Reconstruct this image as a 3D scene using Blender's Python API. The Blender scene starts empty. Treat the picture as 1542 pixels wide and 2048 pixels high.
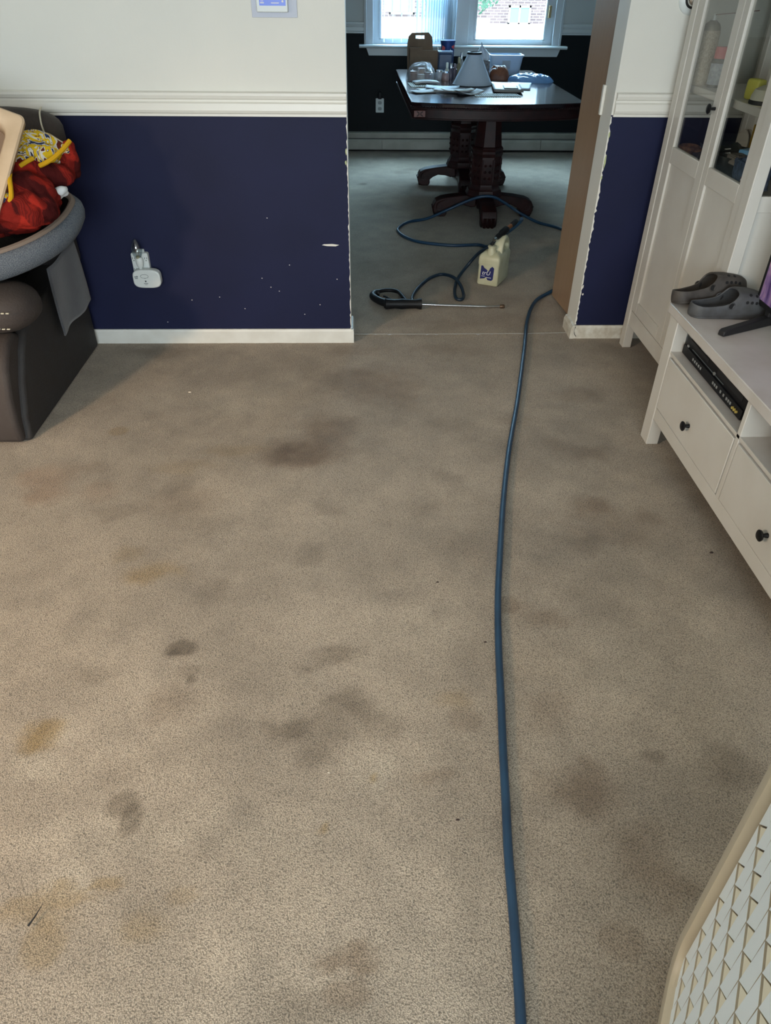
import bpy, bmesh, math, random
import numpy as np
from mathutils import Vector, Matrix
random.seed(5)
C = bpy.context.scene.collection
sc = bpy.context.scene
R = math.radians

# ------------------------------------------------------------------ camera, world, lights, exposure
FPX, PITCH, YAW, ROLL, CAMH = 1444.17, 0.6450, 0.0348, 0.0118, 1.5624
cy, sy, cp, sp = math.cos(YAW), math.sin(YAW), math.cos(PITCH), math.sin(PITCH)
fwd = Vector((sy*cp, cy*cp, -sp)); rgt = Vector((cy, -sy, 0)); up = rgt.cross(fwd)
r2 = rgt*math.cos(ROLL)+up*math.sin(ROLL); u2 = up*math.cos(ROLL)-rgt*math.sin(ROLL)
cam = bpy.data.cameras.new('camera'); camo = bpy.data.objects.new('camera', cam); C.objects.link(camo)
camo.matrix_world = Matrix(((r2.x, u2.x, -fwd.x, 0), (r2.y, u2.y, -fwd.y, 0), (r2.z, u2.z, -fwd.z, CAMH), (0, 0, 0, 1)))
cam.sensor_fit = 'VERTICAL'; cam.sensor_height = 36; cam.sensor_width = 27.1; cam.lens = FPX*36/2048; cam.clip_start = .02
sc.camera = camo

world = bpy.data.worlds.new('sky'); sc.world = world; world.use_nodes = True
bg = world.node_tree.nodes['Background']; bg.inputs[0].default_value = (.72, .87, 1, 1); bg.inputs[1].default_value = 3.2

def area(name, loc, target, w, h, power, col):
    l = bpy.data.lights.new(name, 'AREA'); l.shape = 'RECTANGLE'; l.size = w; l.size_y = h; l.energy = power; l.color = col
    o = bpy.data.objects.new(name, l); C.objects.link(o); o.location = loc
    o.rotation_euler = (Vector(target)-Vector(loc)).to_track_quat('-Z', 'Y').to_euler(); return o
# daylight through the living room's own window behind the camera, and its warm lamp by the left wall
area('back_window_daylight', (-.1, -2.5, 1.45), (-.1, 2.4, .75), 2.4, 1.3, 126, (.86, .94, 1))
area('side_window_daylight', (-3.52, -.1, 1.5), (0, 1.0, .2), 1.3, 1.1, 14, (1, .96, .92))
lamp = bpy.data.lights.new('shaded_floor_lamp_light', 'SPOT'); lamp.energy = 320; lamp.color = (1, .70, .44); lamp.shadow_soft_size = .13; lamp.spot_size = R(74); lamp.spot_blend = .9
lo = bpy.data.objects.new('shaded_floor_lamp_light', lamp); C.objects.link(lo); lo.location = (-2.78, -.15, 1.75)
lo.rotation_euler = (Vector((-1.15, 1.55, 0))-lo.location).to_track_quat('-Z', 'Y').to_euler()
# daylight through the dining room window, from just outside the panes
area('dining_window_daylight', (1.0, 9.0, 2.1), (.9, 6.6, 0), 2.2, 1.3, 660, (.50, .76, 1))
sun = bpy.data.lights.new('sun', 'SUN'); sun.energy = 4.5; sun.angle = .02; sun.color = (1, .96, .9)
so = bpy.data.objects.new('sun', sun); C.objects.link(so); so.rotation_euler = (R(38), 0, R(-20))
sc.view_settings.view_transform = 'Standard'; sc.view_settings.look = 'None'; sc.view_settings.exposure = 0.0
sc.view_settings.gamma = 1; sc.view_settings.use_curve_mapping = False

# ------------------------------------------------------------------ materials
def lin(c):
    return tuple(((v/255)/12.92 if v/255 <= .04045 else ((v/255+.055)/1.055)**2.4) for v in c)+(1,)
def mat(name, col, rough=.55, metal=0, var=None, vs=8, bump=0, bs=60, spec=.5, emit=None, es=0, trans=0, alpha=None, sheen=0, coat=0):
    m = bpy.data.materials.new(name); m.use_nodes = True; N = m.node_tree.nodes; L = m.node_tree.links
    p = N['Principled BSDF']; p.inputs['Base Color'].default_value = lin(col); p.inputs['Roughness'].default_value = rough
    p.inputs['Metallic'].default_value = metal; p.inputs['Specular IOR Level'].default_value = spec
    p.inputs['Sheen Weight'].default_value = sheen; p.inputs['Coat Weight'].default_value = coat
    p.inputs['Transmission Weight'].default_value = trans
    if alpha is not None: p.inputs['Alpha'].default_value = alpha
    if emit: p.inputs['Emission Color'].default_value = lin(emit); p.inputs['Emission Strength'].default_value = es
    tc = N.new('ShaderNodeTexCoord')
    if var:
        n = N.new('ShaderNodeTexNoise'); n.inputs['Scale'].default_value = vs; n.inputs['Detail'].default_value = 6
        mx = N.new('ShaderNodeMix'); mx.data_type = 'RGBA'; mx.inputs['A'].default_value = lin(col); mx.inputs['B'].default_value = lin(var)
        rp = N.new('ShaderNodeMapRange'); rp.inputs['From Min'].default_value = .38; rp.inputs['From Max'].default_value = .64
        L.new(tc.outputs['Object'], n.inputs['Vector']); L.new(n.outputs['Fac'], rp.inputs['Value'])
        L.new(rp.outputs['Result'], mx.inputs['Factor']); L.new(mx.outputs['Result'], p.inputs['Base Color'])
    if bump:
        n2 = N.new('ShaderNodeTexNoise'); n2.inputs['Scale'].default_value = bs; n2.inputs['Detail'].default_value = 4
        b = N.new('ShaderNodeBump'); b.inputs['Strength'].default_value = bump; b.inputs['Distance'].default_value = .004
        L.new(tc.outputs['Object'], n2.inputs['Vector']); L.new(n2.outputs['Fac'], b.inputs['Height']); L.new(b.outputs['Normal'], p.inputs['Normal'])
    return m
def glassmat(name, tint=(235, 240, 240), refl=.10, rough=.02):
    m = bpy.data.materials.new(name); m.use_nodes = True; N = m.node_tree.nodes; L = m.node_tree.links; N.clear()
    o = N.new('ShaderNodeOutputMaterial'); t = N.new('ShaderNodeBsdfTransparent'); t.inputs[0].default_value = lin(tint)
    g = N.new('ShaderNodeBsdfGlossy'); g.inputs['Roughness'].default_value = rough; lw = N.new('ShaderNodeLayerWeight'); lw.inputs[0].default_value = .5; fr = N.new('ShaderNodeMath'); fr.operation = 'POWER'; fr.inputs[1].default_value = 5; L.new(lw.outputs['Facing'], fr.inputs[0])
    ad = N.new('ShaderNodeMath'); ad.operation = 'ADD'; ad.inputs[1].default_value = refl; ad.use_clamp = True
    mx = N.new('ShaderNodeMixShader'); L.new(fr.outputs[0], ad.inputs[0]); L.new(ad.outputs[0], mx.inputs[0]); L.new(t.outputs[0], mx.inputs[1]); L.new(g.outputs[0], mx.inputs[2]); L.new(mx.outputs[0], o.inputs[0])
    return m
def woodmat(name, c1, c2, axis='Z', scale=14, rough=.4):
    m = mat(name, c1, rough); N = m.node_tree.nodes; L = m.node_tree.links; p = N['Principled BSDF']
    tc = N.new('ShaderNodeTexCoord'); mp = N.new('ShaderNodeMapping'); s = [scale, scale, scale]; s['XYZ'.index(axis)] = scale*.06
    mp.inputs['Scale'].default_value = s; n = N.new('ShaderNodeTexNoise'); n.inputs['Scale'].default_value = 6; n.inputs['Detail'].default_value = 8
    mx = N.new('ShaderNodeMix'); mx.data_type = 'RGBA'; mx.inputs['A'].default_value = lin(c1); mx.inputs['B'].default_value = lin(c2)
    L.new(tc.outputs['Object'], mp.inputs[0]); L.new(mp.outputs[0], n.inputs['Vector']); L.new(n.outputs['Fac'], mx.inputs['Factor']); L.new(mx.outputs['Result'], p.inputs['Base Color'])
    return m

CREAM = mat('cream_wall_paint', (219, 218, 209), .6, var=(214, 214, 206), vs=2, bump=.08, bs=90)
NAVY = mat('navy_wall_paint', (25, 30, 61), .6, var=(22, 27, 56), vs=3, bump=.08, bs=90, spec=.22)
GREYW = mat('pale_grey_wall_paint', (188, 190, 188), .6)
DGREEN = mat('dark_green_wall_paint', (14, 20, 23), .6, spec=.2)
TRIM = mat('white_trim_paint', (222, 221, 212), .35)
BASEW = mat('white_baseboard_paint', (218, 219, 212), .4, var=(210, 210, 202), vs=14)
BASER = mat('scuffed_white_trim_paint', (214, 213, 202), .4, var=(190, 184, 168), vs=26)
CEIL = mat('ceiling_paint', (225, 224, 218), .8)
WHITEF = mat('white_stained_furniture', (200, 198, 190), .38, var=(195, 192, 183), vs=6)
WHITEI = mat('white_furniture_top', (196, 192, 186), .32, var=(188, 183, 175), vs=9)
KNOB = mat('black_metal_knob', (28, 28, 30), .35, .6)
GLASS = glassmat('clear_glass', (246, 247, 246), .03)
WGLASS = glassmat('window_glass', (245, 250, 250), .02)
MAHOG = mat('dark_mahogany', (46, 20, 18), .45, var=(30, 13, 13), vs=18, spec=.3)
TABTOP = mat('mahogany_table_top', (38, 20, 22), .12, var=(30, 16, 19), vs=12, spec=.35)
MAHRED = mat('carved_red_mahogany', (88, 38, 30), .4)
BROWNW = woodmat('brown_wood_veneer', (158, 132, 106), (142, 116, 92), 'Z', 12, .32)
LEATHER = mat('dark_grey_brown_faux_leather', (44, 42, 41), .72, var=(42, 38, 36), vs=14, bump=.4, bs=120)
LEATHB = mat('brown_suede_leather', (58, 51, 47), .75, var=(54, 46, 42), vs=9, bump=.4, bs=120)
STITCH = mat('pale_stitching', (196, 190, 170), .7)
BLACK = mat('black_plastic', (18, 18, 20), .5, spec=.3)
BLACKM = mat('matt_black_plastic', (24, 24, 26), .55)
HOSE = mat('blue_rubber_hose', (30, 62, 88), .42, var=(26, 54, 78), vs=12)
HOSED = mat('dark_blue_rubber_hose', (20, 38, 54), .45)
CHROME = mat('polished_steel', (200, 200, 200), .2, 1)
BRASS = mat('brass_fitting', (190, 120, 80), .3, .9)
WPLAS = mat('white_plastic', (206, 212, 210), .35)
GPLAS = mat('grey_mark', (110, 120, 122), .5)
JUG = mat('translucent_cream_plastic', (196, 196, 168), .4, var=(184, 182, 150), vs=14, bump=.1, bs=30)
JUGBLUE = mat('blue_label_print', (26, 36, 104), .5, var=(22, 30, 84), vs=60)
WHITE = mat('white_print', (225, 225, 225), .6)
CARD = mat('brown_cardboard', (124, 104, 84), .8, var=(116, 96, 78), vs=10)
PAPER = mat('white_paper', (200, 204, 206), .75)
PAPER2 = mat('grey_paper', (160, 160, 158), .75)
RUBBER = mat('grey_foam_clog', (74, 76, 78), .6, var=(62, 62, 62), vs=26, bump=.1, bs=80)
RUBBER2 = mat('brownish_grey_foam_clog', (68, 63, 58), .65, var=(52, 48, 44), vs=26, bump=.1, bs=80)
HOLE = mat('dark_hole', (12, 12, 13), .8)

# ------------------------------------------------------------------ helpers
ROOTM = {}
def rootm(o):
    while o.parent: o = o.parent
    return ROOTM.get(o.name, Matrix())
class MB:
    def __init__(s): s.bm = bmesh.new()
    def box(s, x0, x1, y0, y1, z0, z1, mi=0, M=None):
        v = [s.bm.verts.new(p) for p in ((x0,y0,z0),(x1,y0,z0),(x1,y1,z0),(x0,y1,z0),(x0,y0,z1),(x1,y0,z1),(x1,y1,z1),(x0,y1,z1))]
        for f in ((3,2,1,0),(4,5,6,7),(0,1,5,4),(1,2,6,5),(2,3,7,6),(3,0,4,7)):
            s.bm.faces.new([v[i] for i in f]).material_index = mi
        if M: bmesh.ops.transform(s.bm, matrix=M, verts=v)
        return s
    def prism(s, pts, axis, a, b, mi=0, M=None):
        def P(p, t): return {'x': (t, p[0], p[1]), 'y': (p[0], t, p[1]), 'z': (p[0], p[1], t)}[axis]
        va = [s.bm.verts.new(P(p, a)) for p in pts]; vb = [s.bm.verts.new(P(p, b)) for p in pts]; n = len(pts); fs = []
        fs.append(s.bm.faces.new(va)); fs.append(s.bm.faces.new(vb[::-1]))
        for i in range(n): fs.append(s.bm.faces.new((va[i], vb[i], vb[(i+1) % n], va[(i+1) % n])))
        for f in fs: f.material_index = mi
        bmesh.ops.recalc_face_normals(s.bm, faces=fs)
        if M: bmesh.ops.transform(s.bm, matrix=M, verts=va+vb)
        return s
    def lathe(s, prof, c=(0,0,0), seg=20, M=None, mi=0, ph=0, sx=1, sy=1):
        rings = []; vs = []
        for r, z in prof:
            if r < 1e-6: v = s.bm.verts.new((c[0], c[1], c[2]+z)); rings.append([v]); vs.append(v)
            else:
                g = [s.bm.verts.new((c[0]+sx*r*math.cos(ph+2*math.pi*i/seg), c[1]+sy*r*math.sin(ph+2*math.pi*i/seg), c[2]+z)) for i in range(seg)]; rings.append(g); vs += g
        fs = []
        for A, B in zip(rings, rings[1:]):
            for i in range(seg):
                j = (i+1) % seg
                if len(A) == 1 and len(B) == 1: continue
                if len(A) == 1: fs.append(s.bm.faces.new((A[0], B[j], B[i])))
                elif len(B) == 1: fs.append(s.bm.faces.new((A[i], A[j], B[0])))
                else: fs.append(s.bm.faces.new((A[i], A[j], B[j], B[i])))
        for f in fs: f.material_index = mi
        if M: bmesh.ops.transform(s.bm, matrix=M, verts=vs)
        return s
    def cyl(s, p0, p1, r, seg=14, r1=None, mi=0):
        p0, p1 = Vector(p0), Vector(p1); d = p1-p0; r1 = r if r1 is None else r1
        M = Matrix.Translation(p0) @ d.to_track_quat('Z', 'Y').to_matrix().to_4x4()
        return s.lathe([(0, 0), (r, 0), (r1, d.length), (0, d.length)], (0,0,0), seg, M, mi)
    def tube(s, pts, r, seg=10, closed=False, sub=6, mi=0):
        P = [Vector(p) for p in pts]; n = len(P); out = []
        rng = n if closed else n-1
        for i in range(rng):
            p0 = P[(i-1) % n] if (closed or i > 0) else P[0]; p1 = P[i]; p2 = P[(i+1) % n]
            p3 = P[(i+2) % n] if (closed or i+2 < n) else P[-1]
            for k in range(sub):
                t = k/sub; out.append(.5*((2*p1)+(p2-p0)*t+(2*p0-5*p1+4*p2-p3)*t*t+(3*p1-p0-3*p2+p3)*t**3))
        if not closed: out.append(P[-1])
        m = len(out); rings = []; nrm = None
        for i, p in enumerate(out):
            a = out[(i-1) % m] if (closed or i > 0) else out[0]; b = out[(i+1) % m] if (closed or i < m-1) else out[-1]
            t = (b-a).normalized()
            if nrm is None: nrm = t.orthogonal().normalized()
            nrm = (nrm-t*nrm.dot(t)).normalized(); bi = t.cross(nrm)
            rr = r(i/(m-1)) if callable(r) else r
            rings.append([s.bm.verts.new(p+(nrm*math.cos(2*math.pi*k/seg)+bi*math.sin(2*math.pi*k/seg))*rr) for k in range(seg)])
        for i in range(m if closed else m-1):
            A, B = rings[i], rings[(i+1) % m]
            for k in range(seg): s.bm.faces.new((A[k], A[(k+1) % seg], B[(k+1) % seg], B[k])).material_index = mi
        if not closed: s.bm.faces.new(rings[0][::-1]); s.bm.faces.new(rings[-1])
        return s
    def grid(s, fn, nu, nv, wrapu=False, mi=0):
        V = [[s.bm.verts.new(fn(i/nu, j/nv)) for j in range(nv+1)] for i in range(nu if wrapu else nu+1)]
        for i in range(nu):
            for j in range(nv):
                a, b = V[i], V[(i+1) % len(V)]
                s.bm.faces.new((a[j], b[j], b[j+1], a[j+1])).material_index = mi
        return s
    def build(s, name, m, parent=None, world=True, bevel=0, smooth=True, solid=0, subd=0, merge=0, bseg=2, recalc=False, ang=40):
        if merge: bmesh.ops.remove_doubles(s.bm, verts=s.bm.verts, dist=merge)
        if recalc: bmesh.ops.recalc_face_normals(s.bm, faces=s.bm.faces)
        me = bpy.data.meshes.new(name); s.bm.to_mesh(me); s.bm.free()
        for x in (m if isinstance(m, (list, tuple)) else [m]): me.materials.append(x)
        o = bpy.data.objects.new(name, me); C.objects.link(o)
        if parent is not None:
            if world: me.transform(rootm(parent).inverted())
            o.parent = parent
        if smooth: me.shade_smooth(); me.set_sharp_from_angle(angle=R(ang))
        if solid: q = o.modifiers.new('s', 'SOLIDIFY'); q.thickness = solid; q.offset = 0
        if bevel: q = o.modifiers.new('b', 'BEVEL'); q.width = bevel; q.segments = bseg; q.limit_method = 'ANGLE'; q.angle_limit = R(40)
        if subd: q = o.modifiers.new('u', 'SUBSURF'); q.levels = subd; q.render_levels = subd
        return o
def tag(o, label, cat, group=None):
    o['label'] = label; o['category'] = cat
    if group: o['group'] = group
    return o
def thing(name, label, cat, loc=(0,0,0), rz=0, group=None):
    o = bpy.data.objects.new(name, None); C.objects.link(o); o.location = loc; o.rotation_euler = (0, 0, rz); o.empty_display_size = .1
    ROOTM[o.name] = Matrix.Translation(loc) @ Matrix.Rotation(rz, 4, 'Z')
    return tag(o, label, cat, group)
def struct(o): o['kind'] = 'structure'; return o
def sthing(name, loc=(0,0,0)):
    o = bpy.data.objects.new(name, None); C.objects.link(o); o.location = loc; ROOTM[o.name] = Matrix.Translation(loc); o['kind'] = 'structure'; return o
def text(name, s, size, m, parent, M, depth=.0006):
    cu = bpy.data.curves.new(name, 'FONT'); cu.body = s; cu.size = size; cu.extrude = depth; cu.align_x = 'CENTER'; cu.align_y = 'CENTER'
    t = bpy.data.objects.new('tmp', cu); C.objects.link(t); dg = bpy.context.evaluated_depsgraph_get(); dg.update()
    me = bpy.data.meshes.new_from_object(t.evaluated_get(dg)); bpy.data.objects.remove(t); bpy.data.curves.remove(cu)
    me.transform(rootm(parent).inverted() @ M); me.materials.clear(); me.materials.append(m)
    o = bpy.data.objects.new(name, me); C.objects.link(o); o.parent = parent; return o
def basis(o, x, y):
    x = Vector(x).normalized(); y = (Vector(y)-x*Vector(y).dot(x)).normalized(); z = x.cross(y)
    return Matrix(((x.x, y.x, z.x, o[0]), (x.y, y.y, z.y, o[1]), (x.z, y.z, z.z, o[2]), (0, 0, 0, 1)))
def rbox(w, h, r, n=5):
    p = []
    for cx, cz, a0 in ((w-r, r, -90), (w-r, h-r, 0), (r, h-r, 90), (r, r, 180)):
        for i in range(n+1): a = R(a0+90*i/n); p.append((cx+r*math.cos(a), cz+r*math.sin(a)))
    return p
def vnoise(x, y, seed=0):
    def h(i, j): 
        v = np.sin(i*127.1+j*311.7+seed*74.7)*43758.5453; return v-np.floor(v)
    xi, yi = np.floor(x), np.floor(y); fx, fy = x-xi, y-yi; fx = fx*fx*(3-2*fx); fy = fy*fy*(3-2*fy)
    return (h(xi,yi)*(1-fx)+h(xi+1,yi)*fx)*(1-fy)+(h(xi,yi+1)*(1-fx)+h(xi+1,yi+1)*fx)*fy
def fbm(x, y, seed=0, o=4):
    v = 0; a = .5
    for k in range(o): v = v+a*vnoise(x*2**k, y*2**k, seed+k); a *= .5
    return v

# ------------------------------------------------------------------ carpet floor
STAINS_AND_PATCHES = [(-0.24,2.48,0.161,0.117,0.75,'d'),(-0.15,2.66,0.127,0.12,0.6,'d'),(0.04,3.09,0.225,0.188,0.55,'d'),(-0.02,3.2,0.097,0.064,0.3,'d'),(-0.34,2.44,0.12,0.09,0.5,'d'),(0.16,2.92,0.091,0.102,0.35,'d'),(-1.21,2.33,0.114,0.074,0.45,'r'),(-1.18,2.21,0.074,0.082,0.45,'r'),(-1.0,2.21,0.074,0.057,0.25,'r'),(-1.06,2.38,0.059,0.049,0.3,'d'),(-0.88,2.1,0.125,0.047,0.4,'g'),(-0.69,2.26,0.075,0.071,0.5,'g'),(-0.66,2.14,0.127,0.09,0.3,'d'),(-0.53,2.02,0.105,0.051,0.25,'g'),(-0.68,1.77,0.1,0.053,0.6,'y'),(-0.8,1.86,0.05,0.035,0.3,'y'),(-0.53,2.5,0.121,0.052,0.35,'y'),(-0.69,2.38,0.116,0.056,0.3,'y'),(-1.03,2.66,0.034,0.032,0.5,'y'),(-0.13,2.11,0.04,0.048,0.4,'g'),(-0.19,1.84,0.058,0.05,0.4,'g'),(-0.49,1.68,0.079,0.067,0.3,'g'),(-0.45,1.7,0.031,0.023,0.25,'g'),(-0.83,1.14,0.06,0.041,0.8,'y'),(-0.81,1.06,0.073,0.041,0.5,'l'),(-0.77,1.16,0.051,0.036,0.35,'l'),(-0.57,0.95,0.035,0.033,0.6,'g'),(-0.54,0.91,0.022,0.036,0.6,'g'),(-0.53,1.43,0.039,0.027,0.85,'g'),(-0.55,1.41,0.017,0.012,0.6,'g'),(-0.48,1.32,0.009,0.009,1.2,'g'),(-0.49,1.35,0.028,0.022,0.4,'g'),(-0.08,1.41,0.071,0.026,0.65,'g'),(-0.16,1.37,0.056,0.021,0.45,'g'),(-0.05,1.25,0.081,0.043,0.6,'g'),(-0.21,1.16,0.052,0.031,0.6,'g'),(-0.11,1.16,0.116,0.075,0.4,'g'),(0.05,1.16,0.064,0.06,0.35,'g'),(-0.12,1.07,0.062,0.039,0.4,'g'),(-0.01,1.21,0.066,0.025,0.4,'g'),(0.02,1.02,0.06,0.042,0.5,'l'),(0.17,1.0,0.048,0.027,0.35,'d'),(0.01,1.01,0.01,0.007,0.6,'y'),(-0.1,0.88,0.009,0.011,0.6,'y'),(-0.75,1.35,0.068,0.042,0.4,'g'),(-0.51,1.25,0.08,0.064,0.3,'d'),(-0.6,1.03,0.072,0.04,0.25,'g'),(-0.7,0.71,0.092,0.029,0.45,'y'),(-0.64,0.75,0.063,0.018,0.5,'y'),(-0.56,0.77,0.032,0.013,0.5,'y'),(-0.65,0.65,0.04,0.037,0.4,'y'),(-0.46,0.67,0.051,0.046,0.35,'y'),(-0.65,0.78,0.064,0.032,0.35,'l'),(-0.04,0.61,0.059,0.023,0.5,'d'),(-0.04,0.55,0.038,0.021,0.4,'d'),(-0.11,0.52,0.075,0.032,0.35,'g'),(-0.39,0.74,0.031,0.014,0.25,'y'),(0.91,2.46,0.092,0.06,0.5,'d'),(0.81,2.54,0.083,0.055,0.3,'d'),(0.83,2.09,0.088,0.071,0.6,'d'),(0.89,1.96,0.159,0.097,0.35,'d'),(0.75,1.89,0.086,0.053,0.4,'g'),(1.0,2.03,0.054,0.047,0.35,'d'),(0.44,1.59,0.034,0.034,0.45,'d'),(0.54,1.53,0.09,0.045,0.4,'d'),(0.71,1.61,0.094,0.127,0.25,'g'),(0.52,1.35,0.169,0.088,0.15,'d'),(0.48,1.2,0.08,0.062,0.3,'d'),(0.23,1.24,0.054,0.042,0.35,'y'),(0.25,1.17,0.039,0.031,0.3,'d'),(0.53,0.96,0.072,0.063,0.5,'d'),(0.5,0.99,0.11,0.053,0.3,'d'),(0.6,0.82,0.078,0.066,0.4,'d'),(0.71,1.06,0.03,0.017,0.5,'g'),(0.91,1.01,0.074,0.066,0.5,'g'),(0.63,0.73,0.053,0.06,0.4,'d'),(0.51,0.63,0.035,0.032,0.3,'d'),(0.32,2.29,0.046,0.047,0.35,'g'),(0.22,2.1,0.09,0.06,0.35,'g'),(0.37,2.69,0.108,0.058,0.3,'g'),(0.99,2.96,0.139,0.067,0.35,'d'),(0.65,2.73,0.065,0.051,0.3,'d'),(0.35,1.86,0.101,0.076,0.2,'d'),(1.4,3.21,0.124,0.307,0.45,'g'),(1.27,3.45,0.104,0.072,0.4,'g'),(1.28,2.13,0.112,0.26,0.35,'g'),(1.21,1.72,0.098,0.18,0.3,'g'),(0.44,3.46,0.206,0.072,0.3,'d'),(-0.02,3.46,0.154,0.072,0.3,'d'),(-1.03,3.44,0.126,0.082,0.6,'g'),(-1.22,3.47,0.126,0.06,0.25,'g'),(-0.92,2.93,0.135,0.11,0.3,'l'),(-0.56,2.93,0.203,0.155,0.35,'l'),(-0.4,3.12,0.142,0.132,0.3,'l'),(0.41,3.12,0.144,0.072,0.2,'l'),(0.66,1.35,0.212,0.104,0.2,'l'),(1.04,1.5,0.091,0.154,0.2,'l'),(0.17,1.51,0.149,0.118,0.2,'l'),(0.69,2.2,0.095,0.125,0.2,'l'),(-0.27,0.89,0.182,0.07,0.2,'l'),(-0.6,0.87,0.179,0.068,0.25,'l'),(0.79,3.85,0.309,0.099,0.35,'d'),(0.39,3.78,0.248,0.069,0.3,'d'),(0.15,4.08,0.116,0.224,0.35,'g'),(1.06,4.07,0.088,0.152,0.3,'d'),(0.45,4.89,0.405,0.202,0.3,'g'),(0.11,4.69,0.195,0.188,0.25,'g'),(0.81,4.15,0.179,0.11,0.2,'d'),(0.51,7.61,0.146,0.065,0.5,'g'),(0.36,7.5,0.096,0.063,0.4,'g'),(-0.0,7.03,0.027,0.038,0.8,'g'),(1.83,8.34,0.215,0.076,0.4,'l')]  # carpet stains, plus darker patches along the foot of the furniture
def carpetmat():
    m = mat('worn_beige_carpet', (150, 130, 110), .95, spec=.1, sheen=.25); N = m.node_tree.nodes; L = m.node_tree.links; p = N['Principled BSDF']
    at = N.new('ShaderNodeAttribute'); at.attribute_name = 'soil_and_tone'
    tc = N.new('ShaderNodeTexCoord')
    def noise(s, d=3, r=.6):
        n = N.new('ShaderNodeTexNoise'); n.inputs['Scale'].default_value = s; n.inputs['Detail'].default_value = d; n.inputs['Roughness'].default_value = r
        L.new(tc.outputs['Object'], n.inputs['Vector']); return n
    n1, n2 = noise(250, 3, .62), noise(700, 2, .6)
    vo = N.new('ShaderNodeTexVoronoi'); vo.inputs['Scale'].default_value = 320; vo.inputs['Randomness'].default_value = 1; L.new(tc.outputs['Object'], vo.inputs['Vector'])
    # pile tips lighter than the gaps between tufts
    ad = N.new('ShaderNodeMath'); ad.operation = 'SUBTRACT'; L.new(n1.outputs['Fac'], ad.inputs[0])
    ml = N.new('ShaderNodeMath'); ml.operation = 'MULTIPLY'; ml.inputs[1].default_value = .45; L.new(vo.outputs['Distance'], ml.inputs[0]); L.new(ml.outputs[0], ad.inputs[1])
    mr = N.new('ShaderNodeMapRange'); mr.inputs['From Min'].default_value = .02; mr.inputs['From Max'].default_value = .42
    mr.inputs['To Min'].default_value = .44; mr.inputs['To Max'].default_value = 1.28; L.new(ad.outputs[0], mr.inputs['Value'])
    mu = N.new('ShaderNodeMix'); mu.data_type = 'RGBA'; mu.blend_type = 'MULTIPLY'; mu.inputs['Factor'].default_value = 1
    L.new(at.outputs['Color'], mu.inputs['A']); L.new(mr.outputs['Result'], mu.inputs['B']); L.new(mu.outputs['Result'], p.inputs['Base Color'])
    b = N.new('ShaderNodeBump'); b.inputs['Strength'].default_value = .9; b.inputs['Distance'].default_value = .0045
    a2 = N.new('ShaderNodeMath'); a2.operation = 'ADD'; L.new(ad.outputs[0], a2.inputs[0]); m3 = N.new('ShaderNodeMath'); m3.operation = 'MULTIPLY'; m3.inputs[1].default_value = .35
    L.new(n2.outputs['Fac'], m3.inputs[0]); L.new(m3.outputs[0], a2.inputs[1]); L.new(a2.outputs[0], b.inputs['Height']); L.new(b.outputs['Normal'], p.inputs['Normal'])
    return m
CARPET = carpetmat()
def carpet(name, x0, x1, y0, y1, step):
    nx, ny = int((x1-x0)/step), int((y1-y0)/step)
    X, Y = np.meshgrid(np.linspace(x0, x1, nx+1), np.linspace(y0, y1, ny+1))
    X = X.ravel(); Y = Y.ravel()
    Z = (fbm(X*9, Y*9, 3)-.5)*.005
    me = bpy.data.meshes.new(name)
    i = np.arange(nx*ny); r, c = i//nx, i % nx; a = r*(nx+1)+c
    faces = np.stack([a, a+1, a+nx+2, a+nx+1], 1)
    me.vertices.add(len(X)); me.vertices.foreach_set('co', np.stack([X, Y, Z], 1).ravel())
    me.loops.add(faces.size); me.loops.foreach_set('vertex_index', faces.ravel().astype(np.int32))
    me.polygons.add(len(faces)); me.polygons.foreach_set('loop_start', np.arange(0, faces.size, 4, dtype=np.int32)); me.polygons.foreach_set('loop_total', np.full(len(faces), 4, np.int32))
    me.update(calc_edges=True)
    base = np.array([.350, .290, .219]); col = np.tile(base, (len(X), 1))
    w = 1+(fbm(X*3.2+Y*.8, Y*3.2, 11)-.47)*.55+(fbm(X*14, Y*14, 5)-.47)*.40
    col *= w[:, None]
    tint = {'d': np.array([.54, .46, .39]), 'r': np.array([.78, .60, .48]), 'y': np.array([.78, .66, .42]), 'g': np.array([.50, .475, .44]), 'l': np.array([1.35, 1.4, 1.42])}
    wx = X+(fbm(X*11, Y*11, 21)-.47)*.10+(fbm(X*40, Y*40, 31)-.47)*.03; wy = Y+(fbm(X*11+9, Y*11, 22)-.47)*.10+(fbm(X*40+7, Y*40, 32)-.47)*.03
    for sx, sy_, rx, ry, st, k in STAINS_AND_PATCHES:
        small = max(rx, ry) < .045
        ax, ay = (X+(wx-X)*.25, Y+(wy-Y)*.25) if small else (wx, wy)
        d = np.sqrt(((ax-sx)/(rx*1.15))**2+((ay-sy_)/(ry*1.15))**2)
        f = np.clip((1.25-d)/(.45 if small else .95), 0, 1); f = f*f*(3-2*f)*min(1, st*1.2)
        if not small: f = f*(.65+.7*fbm(X*24, Y*24, 41))
        f = np.clip(f, 0, 1)[:, None]
        col = col*(1-f)+col*tint[k]*f
    ca = me.color_attributes.new('soil_and_tone', 'FLOAT_COLOR', 'POINT'); ca.data.foreach_set('color', np.concatenate([col, np.ones((len(X), 1))], 1).ravel())
    me.materials.append(CARPET); me.shade_smooth(); o = bpy.data.objects.new(name, me); C.objects.link(o); return struct(o)
carpet('floor', -3.6, 1.74, -2.6, 3.652, .0125)
carpet('floor', -1.6, 3.2, 3.652, 8.53, .025)
ms = MB()
ms.tube([(-.07, 3.652, .003), (.3, 3.648, .004), (.6, 3.652, .004), (.85, 3.656, .003), (1.1, 3.666, .003)], .0028, 6)
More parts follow.
